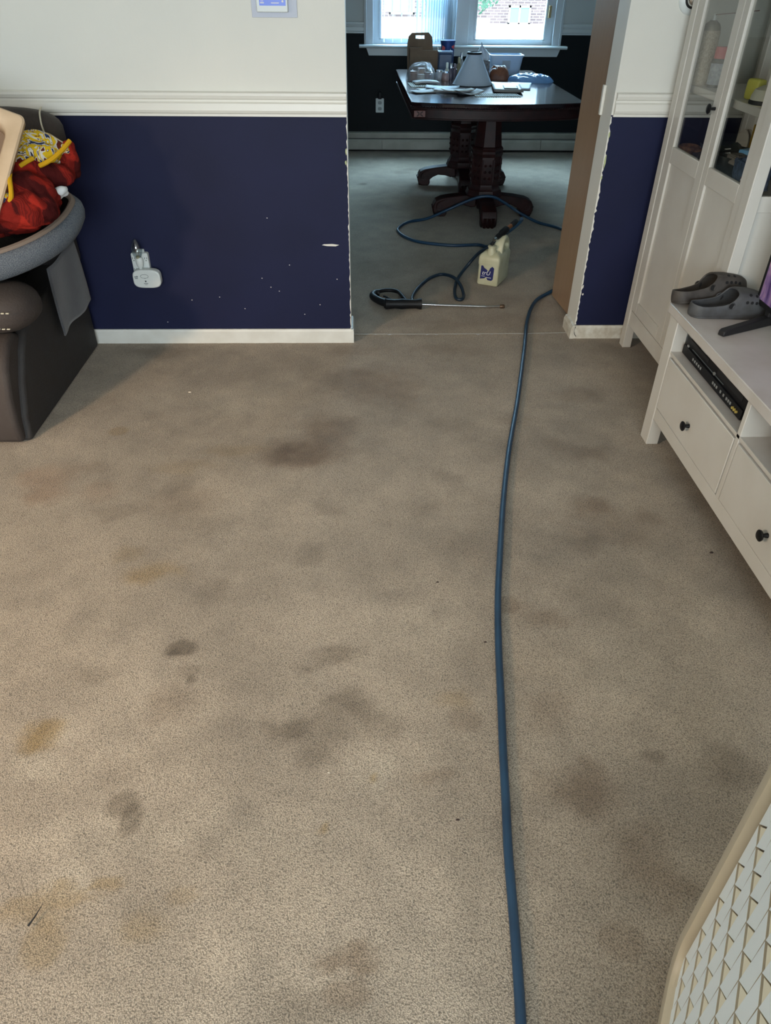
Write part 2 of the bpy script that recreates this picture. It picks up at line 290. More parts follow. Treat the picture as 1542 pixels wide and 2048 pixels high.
struct(ms.build('trim_1', mat('grey_seam_strip', (150, 148, 140), .5)))

# ------------------------------------------------------------------ walls
YF, YR, WB = 3.56, 3.608, 3.74     # left wall face, right wall face, back of the partition
XL, XR = -.0645, 1.1116
def wall2(name, x0, x1, y0, y1, split, lo, hi, top=2.44, end=None):
    b = MB(); b.box(x0, x1, y0, y1, -.02, split, 0); b.box(x0, x1, y0, y1, split, top, 1)
    b.bm.faces.ensure_lookup_table()
    if end:
        for f in b.bm.faces:
            if abs(f.normal.x) > .5 or f.calc_center_median().x == 0: pass
    me_o = b.build(name, [lo, hi, CREAM], smooth=False)
    if end is not None:
        for p in me_o.data.polygons:
            if abs(p.normal.x) > .9 and abs(p.center.x-end) < .01: p.material_index = 2
    return struct(me_o)
wl = wall2('wall_front', -3.6, XL, YF, WB, 1.05, NAVY, CREAM, end=XL)
wr = wall2('wall_front', XR, 1.74, YR, WB+.03, 1.05, NAVY, CREAM, end=XR)
hd = MB(); hd.box(XL, XR, YF+.01, WB, 2.08, 2.44); struct(hd.build('wall_front', CREAM))
struct(MB().box(1.74, 1.86, -2.6, WB+.03, -.02, 2.44).build('wall_right', CREAM))
b = MB(); b.box(-3.72, -3.6, -2.6, -.8, -.02, 2.44); b.box(-3.72, -3.6, .6, WB, -.02, 2.44); b.box(-3.72, -3.6, -.8, .6, -.02, .9); b.box(-3.72, -3.6, -.8, .6, 2.1, 2.44)
struct(b.build('wall_left', CREAM))
b = MB(); b.box(-3.72, -1.4, -2.72, -2.6, -.02, 2.44); b.box(1.2, 1.86, -2.72, -2.6, -.02, 2.44); b.box(-1.4, 1.2, -2.72, -2.6, -.02, .7); b.box(-1.4, 1.2, -2.72, -2.6, 2.15, 2.44)
struct(b.build('wall_back', CREAM))
struct(MB().box(-3.72, 1.86, -2.72, WB, 2.44, 2.5).build('ceiling', CEIL))
struct(MB().box(-1.7, 3.3, WB, 8.7, 2.44, 2.5).build('ceiling', CEIL))
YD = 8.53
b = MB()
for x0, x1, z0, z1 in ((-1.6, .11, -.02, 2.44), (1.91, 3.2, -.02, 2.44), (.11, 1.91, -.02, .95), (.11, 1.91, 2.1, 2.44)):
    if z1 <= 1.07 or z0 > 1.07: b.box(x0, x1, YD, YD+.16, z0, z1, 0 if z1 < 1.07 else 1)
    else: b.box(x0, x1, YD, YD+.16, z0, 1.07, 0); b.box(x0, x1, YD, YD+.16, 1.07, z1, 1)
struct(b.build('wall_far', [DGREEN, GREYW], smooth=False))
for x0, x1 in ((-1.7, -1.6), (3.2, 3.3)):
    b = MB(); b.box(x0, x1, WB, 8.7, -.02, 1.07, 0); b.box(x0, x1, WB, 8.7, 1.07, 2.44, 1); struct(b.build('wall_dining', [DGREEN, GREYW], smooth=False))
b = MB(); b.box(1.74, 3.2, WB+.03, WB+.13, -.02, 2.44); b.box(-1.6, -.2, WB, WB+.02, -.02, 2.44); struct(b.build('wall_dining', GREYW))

# torn paint and filler along the corners of the opening
def jag(name, x, y, z0, z1, base, amp, side, seed, m):
    random.seed(seed); pts = [(x, z0), (x, z1)]; n = int((z1-z0)/.012)
    e = [(x+side*max(.0005, base+random.uniform(-amp, amp)*(1 if random.random() < .8 else 2.2)), z1-(z1-z0)*i/n) for i in range(n+1)]
    MB().prism(pts+e, 'y', y-.0012, y+.001).build(name, m, wr if side > 0 else wl, smooth=False)
jag('torn_paint_edge', XR, YR, .073, 1.044, .006, .0035, 1, 3, CREAM)
jag('torn_paint_edge', XL, YF, .073, 1.044, .003, .0018, -1, 4, CREAM)
PUTTY = mat('pale_green_filler', (176, 186, 140), .7)
for x, z, w, h, y in ((1.118, .97, .008, .03, YR), (1.12, .86, .009, .06, YR), (1.117, .79, .007, .02, YR), (1.126, .235, .009, .012, YR), (1.12, .275, .008, .02, YR), (-.072, .905, .006, .03, YF), (-.074, .86, .008, .02, YF)):
    MB().prism([(x-w/2, z), (x, z-h/2), (x+w/2, z-h*.1), (x+w*.3, z+h/2), (x-w*.4, z+h*.3)], 'y', y-.0022, y).build('paint_chip', PUTTY if z > .7 else CREAM, wr if x > 0 else wl, smooth=False)
# long white scratch and nicks in the navy wall
def chip(x, z, w, h): MB().prism([(x-w/2, z), (x-w*.2, z-h*.4), (x+w*.3, z-h*.5), (x+w/2, z+h*.1), (x+w*.1, z+h*.5), (x-w*.4, z+h*.35)], 'y', YF-.0012, YF).build('paint_chip', TRIM, wl, smooth=False)
chip(-.156, .4955, .082, .011)
for x, z in ((-.50, .335), (-.46, .29), (-.42, .27), (-.72, .24), (-.86, .225), (-.60, .18), (-.36, .40), (-.30, .15), (-1.0, .11), (-.13, .33), (-.45, .62), (-.22, .2)): chip(x, z, .0055, .004)

# chair rails and baseboards
def rail(name, x0, x1, yf, z0=1.044, m=TRIM, k=1.0):
    pr = [(0, 0), (-.010, 0), (-.010, .010), (-.018, .014), (-.022, .024), (-.020, .050), (-.012, .056), (-.012, .064), (-.020, .068), (-.024, .080), (-.024, .090), (-.012, .094), (0, .094)]
    return struct(MB().prism([(yf+a*k, z0+c) for a, c in pr], 'x', x0, x1).build(name, m, smooth=False))
rail('trim_2', -3.6, XL-.001, YF); rail('trim_3', XR+.008, 1.74, YR)
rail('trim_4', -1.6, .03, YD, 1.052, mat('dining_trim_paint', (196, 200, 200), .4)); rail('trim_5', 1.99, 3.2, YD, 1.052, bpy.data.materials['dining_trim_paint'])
struct(MB().box(XR-.012, XR, 3.748, 3.772, 1.03, 1.15).build('trim_6', TRIM, bevel=.002))
bb = MB(); bb.prism([(YF, 0), (YF-.014, 0), (YF-.014, .062), (YF-.008, .073), (YF, .073)], 'x', -3.6, XL+.012); bb.prism([(XL, 0), (XL+.013, 0), (XL+.013, .062), (XL+.008, .073), (XL, .073)], 'y', YF-.013, WB-.01)
struct(bb.build('baseboard_left', BASEW, smooth=False))
bb = MB(); bb.prism([(YR, 0), (YR-.014, 0), (YR-.014, .060), (YR-.008, .070), (YR, .070)], 'x', XR-.001, 1.74)
bb.prism([(XR, .0), (XR-.020, .0), (XR-.020, .052), (XR-.012, .070), (XR, .074)], 'y', YR-.016, 3.755)
struct(bb.build('baseboard_right', BASER, smooth=False))
DARKC = mat('dark_crack', (40, 38, 32), .9)
cr = MB(); cr.tube([(XR+.004, YR-.0145, .066), (XR-.002, YR-.0148, .045), (XR+.004, YR-.0148, .025), (XR+.014, YR-.0148, .012)], .0016, 5, sub=3)
cr.build('crack', DARKC, bpy.data.objects['baseboard_right'])

# brown wood door leaf folded back beside the opening
dl = sthing('door_1', (1.14, 3.98, 0))
f = MB(); a0, a1 = (1.159, 3.775), (1.126, 4.203)
dx, dy = a1[0]-a0[0], a1[1]-a0[1]; L_ = math.hypot(dx, dy); MD = basis((a0[0], a0[1], 0), (dx, dy, 0), (0, 0, 1))
f = MB(); f.box(0, L_, 0.012, 2.03, 0, .034, M=MD); f.build('door_leaf', BROWNW, dl, bevel=.002)
f = MB(); f.box(0.0, L_-.01, 0.012, 2.03, -.040, -.004, M=basis((a0[0]+.045, a0[1], 0), (dx+.03, dy, 0), (0, 0, 1))); f.build('door_leaf', BROWNW, dl, bevel=.002)
for z in (.25, 1.05, 1.8):
    MB().cyl((a1[0]+.02, a1[1]+.004, z), (a1[0]+.02, a1[1]+.004, z+.07), .006).build('hinge', CHROME, dl)

# ------------------------------------------------------------------ dining window
w1 = sthing('window_1', (1.01, YD, .95))
WF = mat('window_frame_paint', (196, 202, 206), .4)
cs = MB(); cs.box(.03, .12, YD-.022, YD, .955, 2.19); cs.box(1.90, 1.99, YD-.022, YD, .955, 2.19); cs.box(.03, 1.99, YD-.022, YD, 2.09, 2.19)
cs.box(.045, .055, YD-.03, YD-.02, .955, 2.19); cs.box(1.965, 1.975, YD-.03, YD-.02, .955, 2.19)
cs.build('casing', WF, w1, bevel=.004)
MB().prism([(YD, .935), (YD-.075, .935), (YD-.085, .948), (YD-.075, .962), (YD+.14, .962), (YD+.14, .935)], 'x', -.02, 2.05).build('window_sill', WF, w1, bevel=.003)
MB().prism([(.05, .932), (.075, .868), (1.965, .868), (1.99, .932)], 'y', YD-.03, YD).build('apron', WF, w1, bevel=.004)
MB().box(.93, 1.06, YD-.018, YD+.1, .962, 2.09).build('mullion', WF, w1, bevel=.004)
for gx0, gx1 in ((.20, .83), (1.14, 1.815)):
    o0, o1 = (.11, .93) if gx0 < .5 else (1.06, 1.91)
    s_ = MB(); y0, y1 = YD+.03, YD+.085
    s_.box(o0, gx0, y0, y1, .962, 2.09); s_.box(gx1, o1, y0, y1, .962, 2.09); s_.box(gx0, gx1, y0, y1, .962, 1.012); s_.box(gx0, gx1, y0, y1, 2.03, 2.09)
    for q0, q1 in ((gx0-.02, gx0), (gx1, gx1+.02)): s_.box(q0, q1, y0-.008, y0, 1.0, 2.05)
    s_.box(gx0-.02, gx1+.02, y0-.008, y0, .998, 1.012)
    so_ = s_.build('sash', WF, w1, bevel=.003)
    MB().box(gx0, gx1, YD+.055, YD+.060, 1.012, 2.03).build('pane', WGLASS, so_)
MB().box(.888, .902, YD+.0, YD+.03, 1.11, 1.20).build('sash_latch', mat('dull_bronze', (110, 100, 92), .5, .6), w1, bevel=.002)
MB().box(1.838, 1.862, YD-.004, YD+.03, 1.19, 1.29).build('sash_latch', mat('tan_latch', (150, 130, 92), .5), w1, bevel=.002)
# vertical blind on the left sash
vb = thing('vertical_blind', 'white translucent vertical blind drawn across the left window pane', 'blind', (.5, 8.47, .965))
BLM = mat('translucent_blind_vinyl', (205, 222, 235), .6, alpha=.62)
MB().box(.13, .93, 8.445, 8.475, 2.04, 2.08).build('headrail', WF, vb)
slx = [.225, .31, .395, .475, .55, .60, .635, .665, .69, .715, .74, .765, .79, .81, .83, .85, .865, .882, .90]
for i, x in enumerate(slx):
    a = R(82 if i < 4 else 68); w = .042; ca, sa = math.cos(a), math.sin(a); y = 8.462; b = MB()
    b.grid(lambda u, v: (x+(u-.5)*2*w*ca+.004*math.sin(u*math.pi)*sa, y-.0+(u-.5)*2*w*sa*.55-.004*math.sin(u*math.pi), .985+v*1.055), 4, 1)
    b.build('slat', BLM, vb, solid=.0012)
    MB().box(x-.003, x+.003, y-.002, y+.002, 2.035, 2.045).build('clip', WF, vb)

# electric baseboard heater along the far wall
bh = thing('baseboard_heater', 'long white metal baseboard heater under the dining room window', 'heater', (.8, 8.49, 0))
HM = mat('white_enamel_heater', (176, 176, 166), .35, var=(164, 163, 152), vs=8)
MB().box(-1.55, 3.15, YD-.012, YD, .012, .185).build('back_plate', HM, bh)
MB().prism([(YD-.012, .185), (YD-.045, .178), (YD-.045, .168), (YD-.012, .172)], 'x', -1.55, 3.15).build('top_cap', HM, bh, smooth=False)
MB().box(-1.55, 3.15, YD-.05, YD-.012, .118, .123).build('fin_tray', mat('heater_slot', (112, 114, 112), .6), bh)
for x0, x1 in ((-1.55, .208), (.214, 1.9), (1.906, 3.15)):
    MB().prism([(YD-.062, .02), (YD-.068, .024), (YD-.068, .098), (YD-.060, .118), (YD-.050, .118), (YD-.056, .095), (YD-.056, .02)], 'x', x0, x1).build('front_cover', HM, bh, smooth=False)
# dining outlet
ot = thing('wall_outlet', 'white outlet plate with dark night light on the dark green dining wall', 'outlet', (.188, YD, .43))
MB().prism([(.146+a, .362+c) for a, c in rbox(.084, .130, .006)], 'y', YD-.006, YD).build('plate', WPLAS, ot, bevel=.001)
for z in (.395, .45): MB().prism([(.168+a, z-.013+c) for a, c in rbox(.04, .03, .012)], 'y', YD-.009, YD-.005).build('socket', mat('grey_socket', (150, 155, 155), .5), ot)
MB().lathe([(0, .0), (.018, .0), (.024, .03), (.016, .06), (0, .07)], (.188, YD-.022, .488), 12).build('plug_in_light', BLACKM, ot)

# ------------------------------------------------------------------ outside the window
struct(MB().box(-40, 60, 9.2, 90, -1.55, -1.5).build('ground', mat('pale_concrete_yard', (225, 225, 220), .9)))
fe = thing('white_fence', 'tall sunlit white board fence seen outside the dining window', 'fence', (4, 25, -1.5))
FW = mat('white_vinyl_fence', (240, 242, 242), .5)
for i in range(34):
    x = -3+i*.48; MB().box(x, x+.47, 25, 25.03, -1.5, (.32 if x > 3.6 else .44)).build('board', FW, fe)
for z in (-1.3, .1): MB().box(-3, 13.3, 25.03, 25.08, z, z+.1).build('rail', FW, fe)
def brickmat():
    m = mat('pale_brick', (190, 176, 176), .9); N = m.node_tree.nodes; L = m.node_tree.links
    tc = N.new('ShaderNodeTexCoord'); mp = N.new('ShaderNodeMapping'); mp.inputs['Rotation'].default_value = (R(90), 0, 0); br = N.new('ShaderNodeTexBrick')
    br.inputs['Scale'].default_value = 1; br.inputs['Brick Width'].default_value = .34; br.inputs['Row Height'].default_value = .12; br.inputs['Mortar Size'].default_value = .018
    br.inputs['Color1'].default_value = lin((156, 140, 143)); br.inputs['Color2'].default_value = lin((124, 112, 118)); br.inputs['Mortar'].default_value = lin((186, 180, 180))
    L.new(tc.outputs['Object'], mp.inputs[0]); L.new(mp.outputs[0], br.inputs['Vector']); L.new(br.outputs['Color'], N['Principled BSDF'].inputs['Base Color']); return m
ho = thing('neighbour_house', 'pale brick house with white framed window beyond the fence', 'house', (6, 45.5, -1.5))
MB().box(-4, 20, 45, 51, -1.5, 3.4).build('brick_wall', brickmat(), ho)
MB().prism([(44.6, 3.4), (51.4, 3.4), (48, 5.6)], 'x', -4.5, 20.5).build('roof', mat('grey_shingles', (95, 92, 90), .9), ho)
PG = mat('bluish_window_glass', (150, 188, 205), .3)
for X0, X1, Z0, Z1 in ((7.6, 8.75, -.70, .12), (1.45, 2.75, -.30, .9)):
    b = MB(); b.box(X0, X1, 44.93, 45.0, Z1-.09, Z1); b.box(X0, X1, 44.93, 45.0, Z0, Z0+.09); b.box(X0, X0+.09, 44.93, 45, Z0, Z1); b.box(X1-.09, X1, 44.93, 45, Z0, Z1); b.box((X0+X1)/2-.04, (X0+X1)/2+.04, 44.93, 45, Z0, Z1)
    wfr = b.build('window', FW, ho)
    for xa, xb in ((X0+.09, (X0+X1)/2-.04), ((X0+X1)/2+.04, X1-.09)): MB().box(xa, xb, 44.97, 44.99, Z0+.09, Z1-.09).build('pane', PG, wfr)
tr = thing('yard_tree', 'green leafy tree overhanging the yard outside the right dining window', 'tree', (2.1, 20, -1.5))
MB().tube([(2.1, 20, -1.5), (2.15, 20, -.3), (2.05, 20.1, 1.0), (2.1, 20, 2.4)], lambda t: .14-.07*t, 8).build('trunk', mat('tree_bark', (80, 66, 54), .9), tr)
random.seed(8); b = MB()
for i in range(4200):
    while True:
        p = Vector((random.uniform(-1, 1), random.uniform(-1, 1), random.uniform(-1, 1)))
        if .35 < p.length < 1: break
    if random.random() < .3 and p.z > .3: continue
    c = Vector((2.30+p.x*1.25+.10*math.sin(p.z*9), 20+p.y*1.2, 1.98+p.z*1.35)); d = Vector((random.gauss(0, 1), random.gauss(0, 1), random.gauss(0, 1))).normalized(); e = d.orthogonal().normalized(); g = d.cross(e)
    vs = [b.bm.verts.new(c+e*.055), b.bm.verts.new(c+g*.03), b.bm.verts.new(c-e*.055), b.bm.verts.new(c-g*.03)]; b.bm.faces.new(vs)
fo = b.build('foliage', mat('green_leaves', (120, 168, 146), .7, var=(96, 146, 124), vs=3), tr, smooth=False); fo['kind'] = 'stuff'

def cut(o, cutter):
    q = o.modifiers.new('x', 'BOOLEAN'); q.operation = 'DIFFERENCE'; q.object = cutter; q.solver = 'EXACT'
    bpy.context.view_layer.update(); cutter.matrix_world = o.matrix_world.copy(); bpy.context.view_layer.update(); dg = bpy.context.evaluated_depsgraph_get(); dg.update()
    me = bpy.data.meshes.new_from_object(o.evaluated_get(dg)); o.modifiers.remove(q); o.data = me
    bpy.data.objects.remove(cutter)
# ------------------------------------------------------------------ glass door cabinet
cb = thing('glass_door_cabinet', 'tall white wooden cabinet with glass doors standing in the right corner', 'cabinet', (1.53, 3.08, 0))
fx, bx, yn, yf, H_ = 1.342, 1.716, 2.625, 3.535, 1.97
for x in (fx, bx-.045):
    for y in (yn, yf-.055): MB().box(x, x+.045, y, y+.055, 0, H_).build('leg', WHITEF, cb, bevel=.003)
MB().box(fx-.012, bx+.004, yn-.01, yf+.004, H_, H_+.03).build('top_panel', WHITEF, cb, bevel=.003)
MB().box(fx+.006, fx+.024, yn+.055, yf-.055, .125, .20).build('bottom_rail', WHITEF, cb, bevel=.002)
MB().box(fx+.006, fx+.024, yn+.055, yf-.055, 1.885, 1.97).build('top_rail', WHITEF, cb, bevel=.002)
for y0 in (yn+.006, yf-.024):
    MB().box(fx+.045, bx-.045, y0+.006, y0+.012, .20, .886).build('side_panel', WHITEF, cb)
    for z0, z1 in ((.125, .20), (.886, .94), (1.885, 1.97)): MB().box(fx+.045, bx-.045, y0, y0+.018, z0, z1).build('side_rail', WHITEF, cb, bevel=.002)
    MB().box(fx+.045, bx-.045, y0+.007, y0+.011, .94, 1.885).build('side_glass', GLASS, cb)
MB().box(bx-.012, bx-.004, yn+.05, yf-.05, .125, 1.97).build('back_panel', mat('grey_white_back_panel', (228, 226, 218), .6), cb)
MB().box(fx+.03, bx-.014, yn+.03, yf-.03, .21, .23).build('bottom_board', WHITEF, cb)
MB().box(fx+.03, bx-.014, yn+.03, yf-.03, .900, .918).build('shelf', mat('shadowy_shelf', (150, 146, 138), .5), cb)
MB().box(fx+.045, bx-.014, yn+.03, yf-.03, 1.158, 1.186).build('shelf', WHITEF, cb, bevel=.002)
MB().box(fx+.045, bx-.014, yn+.03, yf-.03, 1.53, 1.558).build('shelf', WHITEF, cb, bevel=.002)
for dy0, dy1, g0, g1 in ((3.055, 3.477, 3.112, 3.413), (2.683, 3.052, 2.705, 3.010)):
    if dy0 < 3: dy0, g0 = 2.682, 2.727
    d = MB(); X0, X1 = fx+.003, fx+.023
    d.box(X0, X1, dy0, g0, .205, 1.88); d.box(X0, X1, g1, dy1, .205, 1.88)
    for z0, z1 in ((.205, .262), (.894, .958), (1.80, 1.88)): d.box(X0, X1, g0, g1, z0, z1)
    dr = d.build('door', WHITEF, cb, bevel=.002)
    MB().box(X0+.009, X0+.014, g0, g1, .262, .894).build('lower_panel', WHITEF, dr)
    MB().box(X0+.010, X0+.013, g0, g1, .958, 1.80).build('glass_pane', GLASS, dr)
    if dy0 > 3:
        MX = basis((X0, 3.083, 1.148), (0, 1, 0), (0, 0, 1)); MX = Matrix.Translation((X0, 3.083, 1.148)) @ Matrix.Rotation(R(-90), 4, 'Y')
        MB().lathe([(0, 0), (.006, 0), (.005, .016), (.008, .020), (.017, .023), (.018, .027), (.013, .031), (0, .033)], (0, 0, 0), 20, MX).build('knob', KNOB, dr)

SILV = mat('tarnished_aerosol_metal', (120, 116, 104), .45, .5); LABEL = mat('beige_can_label', (170, 160, 140), .5, var=(138, 128, 110), vs=160)
c = thing('spray_can', 'tall beige aerosol can with a thin straw on the cabinet shelf', 'can', (1.415, 3.462, 1.186))
MB().lathe([(0, 0), (.038, 0), (.039, .003), (.037, .008), (.037, .175), (.038, .18), (.035, .19)], (1.415, 3.462, 1.186), 24).build('body', LABEL, c)
MB().lathe([(.035, .188), (.034, .198), (.028, .212), (.015, .221), (.012, .224), (0, .224)], (1.415, 3.462, 1.186), 24).build('dome', SILV, c)
MB().lathe([(0, 0), (.007, 0), (.007, .012), (.005, .022), (0, .023)], (1.415, 3.462, 1.409), 12).build('nozzle', WPLAS, c)
MB().cyl((1.415, 3.455, 1.428), (1.47, 3.20, 1.452), .0016, 6).build('straw', mat('dull_red_straw', (110, 66, 62), .5), c)
c = thing('small_spray_can', 'short spray can with a pink-red cap beside the tall aerosol can', 'can', (1.447, 3.385, 1.186))
MB().lathe([(0, 0), (.030, 0), (.030, .095), (.027, .10)], (1.447, 3.385, 1.186), 22).build('body', mat('dark_can_label', (60, 62, 58), .5, var=(96, 96, 90), vs=40), c)
MB().lathe([(.0303, .01), (.0308, .012), (.0308, .082), (.0303, .084)], (1.447, 3.385, 1.186), 22).build('label', mat('pale_blue_paper_label', (170, 178, 184), .6, var=(140, 148, 156), vs=70), c)
MB().lathe([(.026, 0), (.026, .038), (.024, .042), (0, .042)], (1.447, 3.385, 1.284), 22).build('cap', mat('faded_red_cap', (186, 92, 92), .4), c)
def softbox(name, x, y, z, sx, sy_, sz, m, label, cat, rz=0, seed=1, rough=.12, parts=None):
    b = MB(); q = .32
    def f(u, v):
        th = 2*math.pi*u; ph = math.pi*(v-.5); s = lambda t: math.copysign(abs(t)**q, t)
        n = 1+rough*(float(fbm(np.float64(u*7+seed), np.float64(v*7+seed*3), seed))-.5)*2 if 0 < v < 1 else 1
        if u >= 1: th = 0
        return Vector((x+(sx*s(math.cos(ph))*s(math.cos(th))*math.cos(rz)-sy_*s(math.cos(ph))*s(math.sin(th))*math.sin(rz))*n,
                       y+(sx*s(math.cos(ph))*s(math.cos(th))*math.sin(rz)+sy_*s(math.cos(ph))*s(math.sin(th))*math.cos(rz))*n, z+sz*(1+s(math.sin(ph)))*(n if v > .5 else 1)))
    b.grid(f, 28, 14, wrapu=True)
    return tag(b.build(name, m, merge=.0004, recalc=True, ang=60), label, cat)
YEL = mat('yellow_wrapper', (196, 192, 90), .45)
softbox('sponge_packet', 1.448, 3.02, 1.1865, .020, .032, .034, YEL, 'bright yellow wrapped packet on the cabinet shelf behind the right glass door', 'packet', rz=.3, seed=2, rough=.03)
pw = thing('pipe_fitting', 'white plastic pipe cap fitting beside the yellow packet', 'fitting', (1.425, 2.87, 1.186))
MB().lathe([(0, 0), (.052, 0), (.054, .008), (.052, .03), (.044, .05), (.02, .062), (0, .064)], (1.425, 2.87, 1.187), 24).build('cap', mat('off_white_pvc', (180, 178, 160), .4), pw)
MB().lathe([(.053, .004), (.056, .006), (.056, .016), (.053, .018)], (1.425, 2.87, 1.187), 24).build('ring', BLACKM, pw)
softbox('folded_cloth', 1.55, 2.95, 1.1865, .06, .07, .045, mat('navy_cloth', (40, 48, 92), .8), 'navy blue folded cloth behind the white pipe fitting', 'cloth', seed=4)
softbox('yellow_bag', 1.63, 2.83, 1.1865, .05, .07, .075, mat('mustard_plastic_bag', (176, 164, 96), .6), 'mustard yellow plastic bag at the back of the cabinet shelf', 'bag', seed=6)
# lower compartment
ZB = .9185
softbox('black_bag', 1.465, 3.04, ZB, .085, .15, .045, mat('black_nylon', (24, 24, 26), .45), 'crumpled black nylon bag on the lower cabinet shelf', 'bag', rz=.2, seed=9, rough=.4)
softbox('patterned_pouch', 1.425, 2.82, ZB, .05, .065, .05, mat('dark_blue_fabric_with_spots', (28, 38, 62), .6, var=(70, 90, 120), vs=70), 'dark blue spotted pouch low behind the right glass door', 'pouch', seed=12, rough=.3)
pc = softbox('red_card', 1.380, 2.775, ZB, .006, .020, .028, mat('dark_red_card', (110, 34, 40), .5), 'small dark red card with a white number beside the blue spotted pouch', 'card', seed=3, rough=.0)
text('digit', '2', .045, WHITE, pc, basis((1.3735, 2.778, ZB+.03), (0, -1, 0), (0, 0, 1)))
softbox('grey_pouch', 1.43, 2.945, ZB+.060, .04, .05, .018, mat('worn_grey_canvas', (112, 104, 94), .8), 'grey canvas pouch resting on the crumpled black bag', 'pouch', seed=14, rough=.3)
t = thing('plastic_box', 'pale blue plastic box on top of the dark bags in the cabinet', 'box', (1.56, 2.91, ZB+.10))
MB().box(-.035, .035, -.022, .022, 0, .03, M=Matrix.Translation((1.475, 2.985, ZB+.078)) @ Matrix.Rotation(.5, 4, 'Z')).build('case', mat('sky_blue_plastic', (110, 165, 205), .3), t, bevel=.005)
MB().box(-.02, .02, -.023, -.0215, .008, .02, M=Matrix.Translation((1.475, 2.985, ZB+.078)) @ Matrix.Rotation(.5, 4, 'Z')).build('label', WHITE, t)
t = thing('cable_reel', 'white round cable reel at the back of the lower cabinet shelf', 'reel', (1.645, 3.39, ZB))
MR = Matrix.Translation((1.642, 3.39, ZB+.0565)) @ Matrix.Rotation(R(90), 4, 'Y')
MB().lathe([(0, -.012), (.056, -.012), (.056, -.008), (.035, -.006), (.035, .006), (.056, .008), (.056, .012), (0, .012)], (0, 0, 0), 24, MR).build('spool', mat('ivory_plastic', (196, 190, 176), .4), t)
t = thing('yellow_box', 'mustard yellow carton with a black mark at the back of the lower shelf', 'box', (1.64, 3.26, ZB))
MB().box(1.62, 1.66, 3.215, 3.30, ZB, ZB+.145).build('carton', mat('mustard_carton', (196, 150, 40), .5), t, bevel=.001)
MB().prism([(3.245, ZB+.105), (3.265, ZB+.105), (3.255, ZB+.125)], 'x', 1.6188, 1.6202).build('mark', BLACK, t)
WR = mat('brown_leather_strap', (140, 98, 62), .6, var=(80, 52, 36), vs=30)
for (x, y, s, lb) in ((1.425, 3.43, .034, 'coiled tan leather strap low behind the left glass door, nearer the wall'), (1.455, 3.33, .03, 'coiled reddish brown strap beside the tan one in the cabinet')):
    MB().tube([(x+s*math.cos(a), y+s*1.2*math.sin(a), ZB+.016+.007*k) for k in range(3) for a in (0, 1.05, 2.1, 3.14, 4.2, 5.2)], .0145, 8, sub=4).build('leather_strap', WR)
    tag([o for o in C.objects if o.name.startswith('leather_strap')][-1], lb, 'strap')
softbox('dark_glove', 1.42, 3.23, ZB, .04, .06, .02, mat('black_leather_glove', (34, 26, 26), .5), 'dark glove lying in front of the coiled leather straps', 'glove', seed=22, rough=.4)
# small screws and metal bits on the black bag
for k, (x, y) in enumerate(((1.405, 3.04), (1.41, 2.99), (1.44, 3.12))):
    z = ZB+.082; o = MB().cyl((x, y, z), (x+.02, y-.01, z+.004), .004, 8).build('metal_clip', CHROME)
    tag(o, ('shiny metal clip in the middle of the black bag', 'shiny metal clip nearest the camera on the black bag', 'shiny metal clip at the wall end of the black bag')[k], 'clip', 'shiny clips on the black bag')

# ------------------------------------------------------------------ television bench
tb = thing('tv_bench', 'low white wooden television bench with two drawers along the right wall', 'television bench', (1.39, 1.91, 0))
bx0, bx1, by0, by1 = 1.162, 1.63, 1.22, 2.60
MB().box(bx0-.010, bx1+.01, by0-.012, by1+.010, .534, .570).build('top', WHITEI, tb, bevel=.003)
for x in (bx0, bx1-.05):
    for y in (by0, by1-.075): MB().box(x, x+.05, y, y+.075, 0, .534).build('leg', WHITEF, tb, bevel=.003)
MB().box(bx0+.003, bx0+.022, by0+.075, by1-.075, .120, .172).build('front_rail', WHITEF, tb, bevel=.002)
MB().box(bx0+.006, bx1, by0+.02, by1-.03, .393, .411).build('shelf', WHITEI, tb, bevel=.002)
MB().box(bx0+.002, bx1, 1.900, 1.922, .172, .534).build('divider', WHITEF, tb, bevel=.002)
MB().box(bx0+.002, bx0+.006, by0+.075, by1-.075, .402, .412).build('shelf_lip', WHITEF, tb)
for y in (by0+.03, by1-.055): MB().box(bx0+.05, bx1-.05, y, y+.02, .12, .534).build('side_panel', WHITEF, tb)
MB().box(bx1-.02, bx1-.012, by0+.05, by1-.05, .12, .534).build('back_panel', WHITEF, tb)
MB().box(bx0+.03, bx1-.02, by0+.05, by1-.05, .13, .14).build('bottom_board', WHITEF, tb)
for y0, y1 in ((1.927, 2.520), (1.300, 1.895)):
    dr = MB().box(bx0+.001, bx0+.020, y0, y1, .176, .389).build('drawer', WHITEF, tb, bevel=.002)
    yk = (y0+y1)/2; MX = Matrix.Translation((bx0+.001, yk, .262)) @ Matrix.Rotation(R(-90), 4, 'Y')
    MB().lathe([(0, 0), (.008, 0), (.006, .014), (.006, .018), (.017, .021), (.018, .025), (.014, .028), (0, .029)], (0, 0, 0), 22, MX).build('knob', KNOB, dr)
vc = thing('disc_and_tape_player', 'long black disc and tape player in the bench compartment', 'player', (1.34, 2.26, .411))
MB().box(1.205, 1.48, 1.99, 2.505, .418, .500).build('case', BLACK, vc, bevel=.003)
MB().box(1.197, 1.206, 1.99, 2.505, .418, .452).build('lower_panel', BLACK, vc, bevel=.002)
MB().box(1.2035, 1.2052, 2.30, 2.47, .470, .484).build('disc_tray', BLACKM, vc); MB().box(1.2035, 1.2052, 2.02, 2.22, .468, .488).build('tape_flap', BLACKM, vc)
MB().box(1.2028, 1.2056, 2.16, 2.44, .4575, .4588).build('trim_line', GPLAS, vc)
BTN = mat('silver_button', (150, 152, 150), .35, .4)
